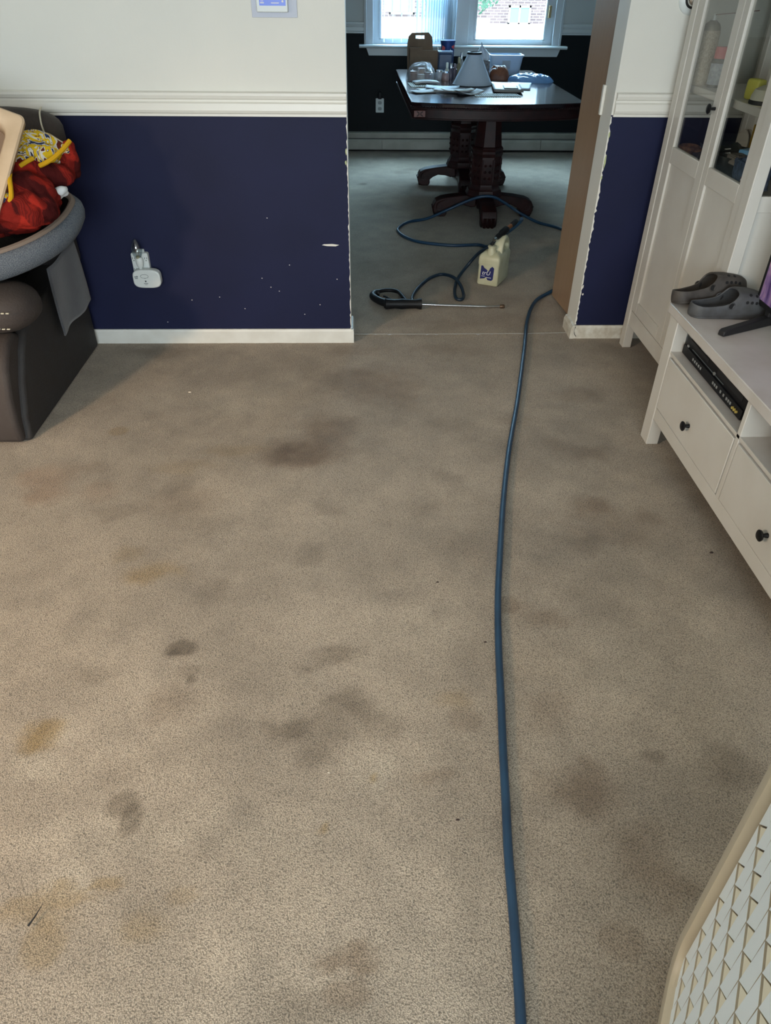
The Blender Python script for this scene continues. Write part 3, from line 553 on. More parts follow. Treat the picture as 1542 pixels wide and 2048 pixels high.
for y, z in [(2.40-.018*i, .437) for i in range(5)]+[(2.215-.016*i, .437) for i in range(3)]+[(2.15, .437), (2.125, .437)]+[(2.10-.015*i, .437) for i in range(3)]: MB().box(1.1948, 1.1975, y-.0045, y+.0045, z-.005, z+.005).build('button', BTN, vc, bevel=.001)
for i in range(3): MB().cyl((1.197, 2.045-.014*i, .434), (1.191, 2.045-.014*i, .434), .0045, 10).build('jack', mat('yellow_jack', (190, 170, 90), .4), vc)
for y, z in ((2.475, .455), (2.235, .462)): MB().cyl((1.204, y, z), (1.200, y, z), .006, 12).build('button', BTN, vc)
for y0, y1, z in ((2.47, 2.495, .489), (2.33, 2.38, .489), (2.12, 2.16, .489), (2.05, 2.06, .490)): MB().box(1.2044, 1.2052, y0, y1, z-.002, z+.002).build('lettering', GPLAS, vc)
for y in (2.02, 2.48): MB().box(1.22, 1.45, y-.015, y+.015, .411, .4185).build('foot', BLACKM, vc)
cx_ = thing('set_top_box', 'small black box in the near compartment of the television bench', 'set-top box', (1.33, 1.70, .411))
MB().box(1.215, 1.42, 1.45, 1.80, .415, .462).build('case', BLACKM, cx_, bevel=.004)
MB().box(1.213, 1.2155, 1.47, 1.78, .422, .455).build('front_panel', BLACK, cx_, bevel=.001)
for y in (1.49, 1.76): MB().box(1.23, 1.40, y-.01, y+.01, .411, .4155).build('foot', BLACKM, cx_)
# television
def screenmat():
    m = mat('television_picture', (40, 20, 60), .25); N = m.node_tree.nodes; L = m.node_tree.links; p = N['Principled BSDF']
    tc = N.new('ShaderNodeTexCoord'); n = N.new('ShaderNodeTexNoise'); n.inputs['Scale'].default_value = 7; n.inputs['Detail'].default_value = 3; n.inputs['Distortion'].default_value = 1.2
    r = N.new('ShaderNodeValToRGB'); e = r.color_ramp.elements; e[0].position = .36; e[0].color = lin((56, 44, 84)); e[1].position = .60; e[1].color = lin((232, 190, 202)); x = e.new(.48); x.color = lin((140, 112, 160))
    L.new(tc.outputs['Object'], n.inputs['Vector']); L.new(n.outputs['Fac'], r.inputs[0]); L.new(r.outputs[0], p.inputs['Emission Color']); p.inputs['Emission Strength'].default_value = .35; return m
tv = thing('television', 'black flat television showing a purple picture on the white bench', 'television', (1.43, 1.915, .57))
MB().box(1.402, 1.45, 1.36, 2.47, .627, 1.27).build('case', BLACK, tv, bevel=.004)
b = MB(); b.box(1.396, 1.403, 1.36, 2.47, .627, .643); b.box(1.396, 1.403, 1.36, 2.47, 1.262, 1.27); b.box(1.396, 1.403, 1.36, 1.370, .643, 1.262); b.box(1.396, 1.403, 2.460, 2.47, .643, 1.262); b.build('bezel', BLACK, tv, bevel=.001)
MB().box(1.3995, 1.402, 1.370, 2.460, .643, 1.262).build('screen', screenmat(), tv)
for y, s in ((2.395, 1), (1.44, -1)):
    P = Vector((1.42, y, 0)); tipf = Vector((1.217, y-.095*s, 0)); tipb = Vector((1.60, y+.07*s, 0)); b = MB()
    for a, e_ in ((P, tipf), (P, tipb)):
        d = e_-a; M_ = basis((a.x, a.y, .571), d, (0, 0, 1)); b.prism([(-.005, 0), (d.length, 0), (d.length, .016), (d.length-.01, .022), (-.005, .034)], 'z', -.013, .013, M=M_)
    b.box(P.x-.012, P.x+.012, P.y-.014, P.y+.014, .59, .64); b.build('stand_foot', BLACKM, tv, bevel=.003)

# clogs
def clog(name, M, m, label, strap):
    t = bpy.data.objects.new(name, None); C.objects.link(t); ROOTM[t.name] = M.copy(); t.matrix_world = M; tag(t, label, 'shoe', 'grey foam clogs on the white bench')
    L_, top = .285, 41
    def hw(s): # half width along the shoe, heel 0 .. toe 1
        w = .036+.018*max(0, math.sin(min(1, s/.72)*math.pi/2))**2 if s < .72 else .054-.008*((s-.72)/.28)
        w -= .003*math.exp(-((s-.42)/.12)**2)
        if s < .12: w *= math.sqrt(max(0, 1-((.12-s)/.12)**2))
        if s > .80: w *= math.sqrt(max(0, 1-((s-.80)/.20)**2))
        return w
    def ht(s): return .056+.040*math.exp(-((s-.56)/.17)**2)-.006*s if s < .56 else .045+.046*max(0, 1-((s-.56)/.50)**2)**.9*(1 if s < .97 else .9)
    def rim(s): return .046-.004*math.sin(s/.3*math.pi) if s < .3 else .046+(ht(s)-.046)*min(1, ((s-.3)/.245))**1.6
    t0 = .545
    def tmax(s):
        if s >= t0: return math.pi/2
        return math.asin(min(1, max(.05, (rim(s))/ht(s)))**(1/.42))*1.0
    ss = [0, .004, .015, .03, .05, .08, .12, .17, .22, .27, .32, .37, .42, .46, .49, .51, .53, .545, .58, .62, .67, .72, .77, .81, .85, .89, .92, .95, .97, .985, .996, 1.0]
    nv = 12; b = MB()
    for sd in (-1, 1):
        V = []
        for s in ss:
            row = []; tm = tmax(s); w = hw(s); h = ht(s)
            for j in range(nv+1):
                th = tm*(j/nv); row.append(b.bm.verts.new((s*L_+.006*math.sin(th)*(1 if s < .1 else -.6 if s > .9 else 0), sd*w*(math.cos(th)**.55 if math.cos(th) > 1e-6 else 0)*(1+.03*math.sin(th*2)), .004+(h-.004)*(math.sin(th)**.42))))
            V.append(row)
        for i in range(len(ss)-1):
            for j in range(nv):
                q = (V[i][j], V[i+1][j], V[i+1][j+1], V[i][j+1]); b.bm.faces.new(q if sd < 0 else q[::-1])
    u = b.build('upper', m, t, world=False, merge=.0009, recalc=True, solid=.006, subd=1, ang=80)
    b = MB(); ol = [(s*L_, hw(s)*1.03+.001) for s in ss if hw(s) > 1e-4]
    pts = [(x, -y) for x, y in ol]+[(x, y) for x, y in ol[::-1]]
    b.prism(pts, 'z', 0, .014); b.build('sole', m, t, world=False, bevel=.003)
    b = MB(); b.prism([(x*.96+.006, y*.9) for x, y in pts], 'z', .012, .020); b.build('insole', m, t, world=False)
    # side vents, pivots and top holes
    def surf(s, th, sd): 
        w, h = hw(s), ht(s); return Vector((s*L_, sd*w*(math.cos(th)**.55), .004+(h-.004)*math.sin(th)**.42))
    for sd in (-1, 1):
        for s, th in ((.62, .40), (.68, .40), (.74, .40), (.80, .36), (.66, .95), (.74, .92)):
            p = surf(s, th, sd); n = (surf(s+.01, th, sd)-p).cross(surf(s, th+.05, sd)-p).normalized()*(-sd)
            if n.y*sd < 0: n = -n
            MB().cyl(p+n*.001, p+n*.0042, .0056, 10).build('vent_hole', HOLE, t, world=False)
        p = surf(.44, .22, sd); MB().cyl(p+Vector((0, -sd*.002, .006)), p+Vector((0, sd*.0045, .006)), .0115, 18).build('strap_pivot', HOLE, t, world=False)
        MB().tube([p+Vector((.0118*math.cos(a), sd*.0045, .006+.0118*math.sin(a))) for a in [2*math.pi*i/12 for i in range(12)]], .002, 6, closed=True, sub=2).build('strap_pivot', m, t, world=False)
    if strap:
        b = MB(); n = 20
        def sf(u_, v): a = math.pi*(u_-.0); x = .44*L_-.125*math.sin(a)*1.02; y = math.cos(a)*.052; return Vector((x+.004*0, y, .046+.018*math.sin(a)*(1)+(v-.5)*.022))
        b.grid(sf, n, 2); b.build('heel_strap', m, t, world=False, solid=.005, subd=1)
    return t
def place(x, y, z, rz, rx=0, ry=0): return Matrix.Translation((x, y, z)) @ Matrix.Rotation(rz, 4, 'Z') @ Matrix.Rotation(ry, 4, 'Y') @ Matrix.Rotation(rx, 4, 'X')
clog('foam_clog', place(1.175, 2.487, .570, R(3)), RUBBER, 'blue-grey foam clog nearer the television stand on the white bench', False)
clog('foam_clog', place(1.150, 2.585, .577, R(9), rx=R(-12), ry=R(-3)), RUBBER2, 'brownish grey foam clog behind the other, against the cabinet', False)

# ------------------------------------------------------------------ sofa
sf = thing('recliner_sofa', 'dark brown reclining sofa with white stitching against the navy wall', 'sofa', (-2.3, 3.05, 0))
MB().prism([(2.58, .0), (2.60, .10), (2.66, .22), (2.74, .33), (2.80, .385), (3.0, .42), (3.50, .50), (3.52, .30), (3.52, 0)], 'x', -1.50, -1.362).build('side_panel', LEATHER, sf, bevel=.015, bseg=3)
MB().prism([(2.556, .004), (2.545, .08), (2.565, .2), (2.61, .31), (2.68, .385), (2.76, .40), (2.9, .30), (2.9, .004)], 'x', -3.2, -1.385).build('footrest', LEATHB, sf, bevel=.02, bseg=3)
MB().box(-3.2, -1.5, 2.80, 3.50, .02, .44).build('seat_base', LEATHER, sf, bevel=.01)
b = MB()
def roll(u, v):
    a = 2*math.pi*u; s = v; x = -3.15+s*(3.15-1.265); e = 1 if 0.03 < s < .93 else math.sqrt(max(0, 1-((s-.93)/.07)**2)) if s >= .93 else math.sqrt(max(0, 1-((.03-s)/.03)**2))
    return Vector((x, 2.775+.135*e*math.copysign(abs(math.cos(a))**.75, math.cos(a)), .496+.086*e*math.copysign(abs(math.sin(a))**.8, math.sin(a))))
b2 = MB(); n_ = [0, .008, .02, .03, .2, .5, .8, .93, .945, .96, .975, .985, .993, .998, 1]
V = [[b2.bm.verts.new(roll(i/28, v)) for v in n_] for i in range(28)]
for i in range(28):
    for j in range(len(n_)-1): b2.bm.faces.new((V[i][j], V[(i+1) % 28][j], V[(i+1) % 28][j+1], V[i][j+1]))
b.bm.free(); b2.build('seat_roll', LEATHB, sf, merge=.0005, recalc=True)
for zz, yy, xe in ((.52, 2.640, -1.335), (.455, 2.648, -1.345)):
    b = MB(); x = -2.2
    while x < xe: b.box(x, x+.011, yy-.004, yy+.002, zz-.0016, zz+.0016); x += .018
    s_ = b.build('stitching', STITCH, sf, smooth=False)
b = MB()
def back(u, v):
    a = 2*math.pi*u; return Vector((-1.275-.02*0, 3.40, .8))
MB().prism([(3.34, .42), (3.30, .80), (3.35, .98), (3.50, .98), (3.525, .42)], 'x', -3.1, -1.33).build('backrest', LEATHER, sf, bevel=.05, bseg=5)
def pillow(cx, cy_, cz, hx, hy, hz, m, name, tilt=0, q=.55):
    b = MB()
    def f(u, v):
        th = 2*math.pi*u; ph = math.pi*(v-.5); s = lambda t, e: math.copysign(abs(t)**e, t)
        p = Vector((hx*s(math.cos(ph), q)*s(math.cos(th), q), hy*s(math.cos(ph), q)*s(math.sin(th), q), hz*s(math.sin(ph), q)))
        return Vector((cx, cy_, cz))+Matrix.Rotation(tilt, 3, 'X') @ p
    b.grid(f, 32, 16, wrapu=True); return b.build(name, m, sf, merge=.0005, recalc=True, ang=70)
pillow(-1.60, 3.385, .985, .355, .095, .115, LEATHB, 'headrest', R(-8))
b = MB(); b.tube([(-1.262, 3.32, .95), (-1.275, 3.295, .99), (-1.288, 3.295, 1.04), (-1.30, 3.335, 1.085), (-1.305, 3.38, 1.098)], .0035, 5); b.build('stitching', STITCH, sf)
b = MB(); b.tube([(-1.60, 3.27, 1.04), (-1.45, 3.268, 1.0), (-1.34, 3.272, .955), (-1.27, 3.29, .93)], .006, 6); b.build('piping', LEATHER, sf)
# charcoal cloth hanging over the sofa side
b = MB()
TL, TR_, BR_, BL_ = Vector((-1.335, 3.05, .545)), Vector((-1.345, 3.47, .55)), Vector((-1.342, 3.46, .255)), Vector((-1.342, 3.09, .262))
def cloth(u, v):
    p = TL.lerp(TR_, u).lerp(BL_.lerp(BR_, u), v); q = math.sin(u*9+v*2)*.004+math.sin(u*4-v*3)*.005
    z = p.z-.035*max(0, .5-abs(u-.12))*v*1.3+.01*math.sin(u*7)*v
    return Vector((p.x+q+.012, p.y+.03*(v-.5)*(u-.5)*2, z))
b.grid(cloth, 24, 20); tag(b.build('hanging_cloth', mat('charcoal_microfibre', (74, 76, 80), .85, var=(64, 66, 70), vs=9, bump=.3, bs=200, sheen=.3), solid=.006, ang=70), 'charcoal grey cloth hanging down the side of the sofa under the pet bed', 'cloth')

# ------------------------------------------------------------------ pet bed and what lies in it
def tweed():
    m = mat('blue_grey_tweed', (90, 98, 106), .9, bump=.6, bs=260); N = m.node_tree.nodes; L = m.node_tree.links
    tc = N.new('ShaderNodeTexCoord'); mp = N.new('ShaderNodeMapping'); mp.inputs['Scale'].default_value = (240, 240, 700); n = N.new('ShaderNodeTexNoise'); n.inputs['Scale'].default_value = 1.6; n.inputs['Detail'].default_value = 2
    r = N.new('ShaderNodeValToRGB'); e = r.color_ramp.elements; e[0].position = .42; e[0].color = lin((58, 68, 82)); e[1].position = .62; e[1].color = lin((122, 127, 130))
    L.new(tc.outputs['Object'], mp.inputs[0]); L.new(mp.outputs[0], n.inputs['Vector']); L.new(n.outputs['Fac'], r.inputs[0]); L.new(r.outputs[0], N['Principled BSDF'].inputs['Base Color']); return m
BCX, BCY, BRX, BRY, BZ0, BZ1 = -1.74, 3.12, .60, .46, .588, .69
pb = thing('pet_bed', 'oval blue-grey tweed pet bed lying across the end of the sofa', 'pet bed', (BCX, BCY, BZ0))
def ell(k, z, a, dz=0):
    e = 1/ (abs(math.cos(a))**2.1+abs(math.sin(a))**2.1)**(1/2.1)
    y = BCY+BRY*k*e*math.sin(a); y = y if y < 3.14 else 3.14+(y-3.14)*.46
    return Vector((BCX+BRX*k*e*math.cos(a), y, z+.26*(y-2.783)))
prof = [(.84, 0), (.92, .003), (.965, .018), (.992, .045), (1.0, .07), (.992, .092), (.97, .104), (.945, .106), (.93, .103)]
MB().grid(lambda u, v: ell(np.interp(v*(len(prof)-1), range(len(prof)), [p[0] for p in prof]), BZ0+np.interp(v*(len(prof)-1), range(len(prof)), [p[1] for p in prof]), 2*math.pi*u), 72, len(prof)-1, wrapu=True).build('outer_wall', tweed(), pb, recalc=False, ang=80)
MB().tube([ell(.928, BZ1+.004, 2*math.pi*i/40) for i in range(40)], .013, 8, closed=True, sub=3).build('rim_binding', mat('taupe_binding', (122, 108, 96), .8), pb)
PLUSH = mat('black_plush', (16, 16, 15), .95, bump=.6, bs=180, spec=.1)
b = MB(); b.grid(lambda u, v: ell(.925-.10*v, BZ1-.002-.075*math.sin(v*math.pi/2), 2*math.pi*u), 60, 6, wrapu=True); b.build('inner_wall', PLUSH, pb)
b = MB(); b.grid(lambda u, v: ell(max(.001, .83*(1-v)), BZ1-.076-.008*math.sin(v*3.14), 2*math.pi*u), 48, 6, wrapu=True); b.build('cushion', PLUSH, pb, merge=.0005)
b = MB(); b.grid(lambda u, v: ell(max(.001, .80*(1-v)), BZ0+.001, 2*math.pi*u), 48, 2, wrapu=True); b.build('base', BLACKM, pb, merge=.0005)

def lump(name, cx, cy_, z0, rx, ry, h, rot, m, seed, lab, cat, wr=.02, fold=5, parent=None, skew=(0, 0), harm=.12, solid=.0):
    b = MB(); cr_, sr_ = math.cos(rot), math.sin(rot)
    def f(u, v):
        a = 2*math.pi*u; rr = 1+harm*(math.sin(2*a+seed)+.6*math.sin(3*a+seed*2.1)+.3*math.sin(5*a+seed*1.3)); r = v*rr
        x, y = rx*r*math.cos(a), ry*r*math.sin(a); q = max(0, 1-v**3.2)**.6
        n = float(fbm(np.float64(x*14+seed), np.float64(y*14+seed*2), seed)); ridge = abs(math.sin((x*fold*3.1+y*fold*4.3+2.2*n)*2+seed))
        z = h*q*(.72+.5*(n-.45))+wr*(ridge**.6)*q*(1 if v < .98 else 0)
        X, Y = x*cr_-y*sr_, x*sr_+y*cr_
        X += skew[0]*q; Y += skew[1]*q
        bul = .02*math.sin(min(1, v)*math.pi)
        return Vector((cx+X, cy_+Y, z0+z))
    b.grid(f, 80, 30, wrapu=True); o = b.build(name, m, parent, merge=.0006, ang=85)
    if lab: tag(o, lab, cat)
    return o
def plaid():
    m = mat('red_black_plaid_fleece', (170, 44, 34), .95, spec=.1, bump=.35, bs=240); N = m.node_tree.nodes; L = m.node_tree.links
    tc = N.new('ShaderNodeTexCoord'); mp = N.new('ShaderNodeMapping'); mp.inputs['Rotation'].default_value = (.3, .5, .6); sx = N.new('ShaderNodeSeparateXYZ')
    nz = N.new('ShaderNodeTexNoise'); nz.inputs['Scale'].default_value = 9; va = N.new('ShaderNodeVectorMath'); va.operation = 'MULTIPLY_ADD'; va.inputs[1].default_value = (.09, .09, .09)
    L.new(tc.outputs['Object'], nz.inputs['Vector']); L.new(nz.outputs['Color'], va.inputs[0]); L.new(tc.outputs['Object'], va.inputs[2]); L.new(va.outputs[0], mp.inputs[0]); L.new(mp.outputs[0], sx.inputs[0])
    def sq(sock, f, ph=0):
        a = N.new('ShaderNodeMath'); a.operation = 'MULTIPLY_ADD'; a.inputs[1].default_value = f; a.inputs[2].default_value = ph; s = N.new('ShaderNodeMath'); s.operation = 'SINE'; g = N.new('ShaderNodeMapRange'); g.inputs['From Min'].default_value = -.1; g.inputs['From Max'].default_value = .25
        L.new(sock, a.inputs[0]); L.new(a.outputs[0], s.inputs[0]); L.new(s.outputs[0], g.inputs['Value']); return g.outputs['Result']
    p1, p2, p3 = sq(sx.outputs[0], 50), sq(sx.outputs[1], 50), sq(sx.outputs[1], 900)
    ad = N.new('ShaderNodeMath'); ad.operation = 'ADD'; L.new(p1, ad.inputs[0]); L.new(p2, ad.inputs[1])
    m2 = N.new('ShaderNodeMath'); m2.operation = 'MULTIPLY'; m2.inputs[1].default_value = .5; L.new(ad.outputs[0], m2.inputs[0])
    m3 = N.new('ShaderNodeMath'); m3.operation = 'MULTIPLY'; L.new(p3, m3.inputs[0]); L.new(p1, m3.inputs[1]); m4 = N.new('ShaderNodeMath'); m4.operation = 'MULTIPLY_ADD'; m4.inputs[1].default_value = .25; m4.use_clamp = True; L.new(m3.outputs[0], m4.inputs[0]); L.new(m2.outputs[0], m4.inputs[2])
    mx = N.new('ShaderNodeMix'); mx.data_type = 'RGBA'; mx.inputs['A'].default_value = lin((150, 40, 30)); mx.inputs['B'].default_value = lin((62, 18, 18)); L.new(m4.outputs[0], mx.inputs['Factor']); L.new(mx.outputs['Result'], N['Principled BSDF'].inputs['Base Color']); return m
PL = plaid()
def heap(name, rolls, m, parent, seed, disp=.014, ds=.05, vox=.007):
    b = MB()
    for L_ in rolls:
        P = [Vector(p[:3]) for p in L_]; rr = [p[3] for p in L_]; n = len(P)
        for i in range(n-1):
            for k in range(6 if i < n-2 else 7):
                t = k/6; c_ = P[i].lerp(P[i+1], t); r_ = rr[i]*(1-t)+rr[i+1]*t
                b.lathe([(r_*math.sin(math.pi*q/8), -r_*math.cos(math.pi*q/8)) for q in range(9)], c_, 12)
    o = b.build(name, m, parent)
    q = o.modifiers.new('r', 'REMESH'); q.mode = 'VOXEL'; q.voxel_size = vox; q.use_smooth_shade = True
    q = o.modifiers.new('s', 'SMOOTH'); q.iterations = 10; q.factor = .6
    dg = bpy.context.evaluated_depsgraph_get(); dg.update(); me = bpy.data.meshes.new_from_object(o.evaluated_get(dg)); o.modifiers.clear()
    co = np.zeros(len(me.vertices)*3); me.vertices.foreach_get('co', co); co = co.reshape(-1, 3); no = np.zeros_like(co); me.vertices.foreach_get('normal', no.ravel()) if False else None
    no = np.array([v.normal[:] for v in me.vertices])
    X, Y, Z = co[:, 0]+seed, co[:, 1]+seed*.3, co[:, 2]
    w = fbm(X*12+Z*7, Y*12-Z*9, seed)-.47; rg_ = np.abs(np.sin((X*.9+Y*.5+Z*1.1)*ds*700+w*9)); rg2 = np.abs(np.sin((X*.4-Y*.9+Z*.8)*ds*520+w*7+seed))
    co = co+no*((1-rg_**.5)*-disp+(1-rg2**.5)*-disp*.8+w*disp*1.2)[:, None]
    me.vertices.foreach_set('co', co.ravel()); me.update(); me.shade_smooth(); o.data = me
    return o
rb = thing('red_plaid_blanket', 'red and black plaid fleece blanket heaped in the pet bed', 'blanket', (-1.4, 2.9, .66))
heap('fleece', [[(-1.433, 2.87, 0.806, 0.070), (-1.336, 2.87, 0.820, 0.070), (-1.250, 2.88, 0.828, 0.070), (-1.203, 2.91, 0.822, 0.054), (-1.192, 2.94, 0.815, 0.036)],
  [(-1.44, 3.0, .76, .07), (-1.32, 3.01, .775, .07)], [(-1.40, 3.05, .80, .10), (-1.28, 3.08, .83, .09)],
  [(-1.362, 2.93, 0.877, 0.07), (-1.325, 2.93, 0.877, 0.062), (-1.256, 2.95, 0.885, 0.066), (-1.207, 2.97, 0.868, 0.05), (-1.194, 2.98, 0.847, 0.035)],
  [(-1.325, 3.02, 0.922, 0.055), (-1.257, 3.05, 0.932, 0.055), (-1.198, 3.05, 0.910, 0.05), (-1.158, 3.06, 0.908, 0.042)],
  [(-1.138, 3.12, 0.995, 0.032), (-1.142, 3.12, 0.955, 0.042), (-1.148, 3.12, 0.916, 0.04), (-1.160, 3.1, 0.892, 0.03)]], PL, rb, 3, disp=.010)
def cartoon():
    m = mat('yellow_white_printed_fleece', (224, 190, 40), .9, spec=.1, bump=.3, bs=240); N = m.node_tree.nodes; L = m.node_tree.links
    tc = N.new('ShaderNodeTexCoord'); n = N.new('ShaderNodeTexNoise'); n.inputs['Scale'].default_value = 10.5; n.inputs['Detail'].default_value = 1.5; n.inputs['Distortion'].default_value = 3.2
    r = N.new('ShaderNodeValToRGB'); r.color_ramp.interpolation = 'CONSTANT'; e = r.color_ramp.elements
    e[0].position = 0; e[0].color = lin((44, 58, 96)); e[1].position = .36; e[1].color = lin((34, 28, 26))
    for p_, c_ in ((.385, (206, 200, 186)), (.455, (104, 52, 30)), (.475, (212, 176, 34)), (.585, (206, 202, 190)), (.66, (96, 40, 26))): x = e.new(p_); x.color = lin(c_)
    L.new(tc.outputs['Object'], n.inputs['Vector']); L.new(n.outputs['Fac'], r.inputs[0]); L.new(r.outputs[0], N['Principled BSDF'].inputs['Base Color']); return m
yb = thing('printed_blanket', 'yellow and white printed fleece blanket with yellow hem on the plaid one', 'blanket', (-1.3, 3.0, .95))
CT = cartoon(); YH = mat('yellow_fleece_hem', (190, 148, 30), .9, spec=.1)
heap('fleece', [[(-1.40, 3.08, 1.0, .06), (-1.312, 3.1, 1.006, 0.05), (-1.261, 3.12, 1.010, 0.052), (-1.22, 3.13, 1.0, 0.048), (-1.176, 3.12, 0.991, 0.034), (-1.14, 3.10, .998, .024)],
  [(-1.36, 3.04, .965, .05), (-1.287, 3.06, 0.975, 0.045), (-1.228, 3.06, 0.984, 0.045), (-1.19, 3.07, 0.986, 0.034)], [(-1.287, 3.12, .93, .05), (-1.20, 3.12, .94, .04)]], CT, yb, 7, disp=.007)
MB().tube([(-1.108, 3.068, 1.030), (-1.128, 3.040, 1.008), (-1.158, 3.010, .984), (-1.188, 2.992, .968), (-1.215, 2.995, .957)], .0085, 8).build('hem', YH, yb)
MB().tube([(-1.228, 2.985, .985), (-1.25, 2.968, .975), (-1.275, 2.965, .962)], .008, 8).build('hem', YH, yb)
MB().tube([(-1.290, 2.90, .955), (-1.284, 2.868, .940), (-1.279, 2.845, .915), (-1.281, 2.835, .888), (-1.292, 2.835, .868)], .0085, 8).build('hem', YH, yb)
heap('fleece', [[(-1.40, 2.865, .868, .045), (-1.345, 2.86, .872, .04), (-1.312, 2.855, .876, .026)]], CT, yb, 9, disp=.005)
heap('white_cloth', [[(-1.185, 2.985, .862, .022), (-1.160, 3.0, .868, .018), (-1.145, 3.02, .872, .012)], [(-1.21, 3.01, .84, .022), (-1.16, 3.04, .85, .016)]], mat('white_cotton', (206, 210, 212), .9), None, 6, disp=.006)
tag(bpy.data.objects['white_cloth'], 'crumpled white cloth peeking out from under the plaid blanket', 'cloth')
# beige tray leaning in the bed
TRY = mat('beige_plastic_tray', (200, 176, 146), .4, var=(190, 166, 136), vs=10); TRI = mat('brown_tray_inside', (128, 104, 82), .5)
ty = thing('beige_tray', 'beige plastic tray with brown recess leaning on the blankets in the pet bed', 'tray', (-1.52, 2.93, .80))
Vx = Vector((-.16, .10, .11)).normalized(); Vy = Vector((-.2, -.36, -.52)).normalized()
MT = basis((-1.212, 2.97, 1.122), (-.93, .12, .30), (-.22, -.36, -.60)); W_, H2 = .36, .46
def rring(w, h, ins, r, z): return [(ins+a, ins+c, z) for a, c in rbox(w-2*ins, h-2*ins, max(.004, r))]
b = MB(); rg = [[b.bm.verts.new(p) for p in rring(W_, H2, i_, r_, z_)] for i_, r_, z_ in ((.004, .02, -.02), (0, .02, 0), (.004, .02, .006), (.012, .02, .007), (.042, .045, .004), (.050, .04, -.004), (.066, .03, -.05))]
for A, B in zip(rg, rg[1:]):
    for i in range(len(A)): b.bm.faces.new((A[i], A[(i+1) % len(A)], B[(i+1) % len(A)], B[i]))
bmesh.ops.transform(b.bm, matrix=MT, verts=b.bm.verts[:]); b.build('rim', TRY, ty, recalc=True, solid=.003)
b = MB(); b.prism([(x, y) for x, y, z in rring(W_, H2, .050, .04, 0)], 'z', -.058, -.048, M=MT); b.build('recess', TRI, ty)

# ------------------------------------------------------------------ on the navy wall
tp = thing('outlet_adapter', 'white multi-outlet wall adapter on the navy wall', 'outlet', (-1.07, YF, .42))
MB().prism([(-1.112+a, .35+c) for a, c in rbox(.080, .115, .008)], 'y', YF-.028, YF).build('body', WPLAS, tp, bevel=.003)
MB().box(-1.082, -1.050, YF-.012, YF, .462, .478).build('wall_plate_edge', WPLAS, tp, bevel=.002)
for x in (-1.101, -1.072, -1.043):
    for z in (.437, .385):
        for dx_ in (-.005, .005): MB().box(x+dx_-.0011, x+dx_+.0011, YF-.0288, YF-.0275, z, z+.008).build('slot', HOLE, tp)
        MB().cyl((x, YF-.0288, z-.007), (x, YF-.0275, z-.007), .0024, 8).build('slot', HOLE, tp)
nl = thing('night_light', 'plug-in night light with a clear candle bulb above the round alarm', 'night light', (-1.075, YF-.05, .43))
MB().lathe([(0, -.055), (.008, -.048), (.016, -.03), (.0185, -.01), (.016, .002), (.011, .006)], (-1.070, YF-.047, .446), 20, sy=.75).build('base', WPLAS, nl)
BULB = glassmat('clear_bulb_glass', (232, 238, 240), .14)
MB().lathe([(.0130, 0), (.0205, .012), (.0255, .032), (.0245, .050), (.0180, .070), (.008, .084), (0, .088)], (-1.072, YF-.050, .451), 20).build('bulb', BULB, nl)
MB().tube([(-1.072, YF-.05, .452), (-1.078, YF-.05, .475), (-1.072, YF-.05, .488), (-1.066, YF-.05, .475), (-1.071, YF-.05, .453)], .0012, 5).build('filament', CHROME, nl)
MB().cyl((-1.072, YF-.05, .444), (-1.072, YF-.05, .458), .009, 14).build('socket', mat('yellowed_socket', (170, 164, 130), .4), nl)
MB().box(-1.082, -1.062, YF-.040, YF-.028, .425, .45).build('plug', WPLAS, nl)
al = thing('carbon_monoxide_alarm', 'white rounded plug-in carbon monoxide alarm on the adapter', 'alarm', (-1.048, YF-.05, .35))
aw, ah, ax, az = .132, .088, -1.112, .309
def bar(w, h, k, n=10):
    p = []
    for i in range(4*n):
        a = 2*math.pi*i/(4*n); c_, s_ = math.cos(a), math.sin(a); e = (abs(c_)**k+abs(s_)**k)**(-1/k); p.append((w/2*e*c_, h/2*e*s_))
    return p
MB().prism([(ax+aw/2+a, az+ah/2+c_) for a, c_ in bar(aw, ah, 3.6)], 'y', YF-.068, YF-.029).build('case', WPLAS, al, bevel=.006, bseg=3)
MB().tube([(ax+.058+a, YF-.0683, az+.058+c_) for a, c_ in bar(.036, .018, 2.2, 6)], .0009, 5, closed=True, sub=2).build('button', GPLAS, al)
for x0, x1, z0, z1 in ((.010, .018, .053, .058), (.019, .026, .053, .060), (.011, .025, .046, .050), (.056, .062, .047, .050), (.050, .070, .022, .025), (.054, .066, .017, .019)):
    MB().box(ax+x0, ax+x1, YF-.0686, YF-.0678, az+z0, az+z1).build('marking', GPLAS, al)
MB().cyl((ax+.060, YF-.0686, az+.034), (ax+.060, YF-.0676, az+.034), .004, 12).build('indicator', mat('dark_indicator', (70, 80, 84), .4), al)
th = thing('thermostat', 'pale thermostat with a blue screen on its backing plate, high on the cream wall', 'thermostat', (-.35, YF, 1.46))
MB().box(-.440, -.257, YF-.004, YF, 1.400, 1.56).build('backing_plate', mat('lilac_grey_plate', (178, 184, 198), .4), th, bevel=.001)
MB().box(-.418, -.292, YF-.026, YF-.004, 1.418, 1.535).build('case', WPLAS, th, bevel=.003)
MB().box(-.405, -.300, YF-.0275, YF-.0255, 1.440, 1.52).build('screen', mat('blue_lit_screen', (58, 92, 186), .3, emit=(58, 92, 186), es=.35), th)
for x0, x1, z0, z1 in ((-.400, -.388, 1.4545, 1.456), (-.401, -.386, 1.4475, 1.451), (-.358, -.326, 1.4475, 1.4505)): MB().box(x0, x1, YF-.0283, YF-.0274, z0, z1).build('lettering', WHITE, th)
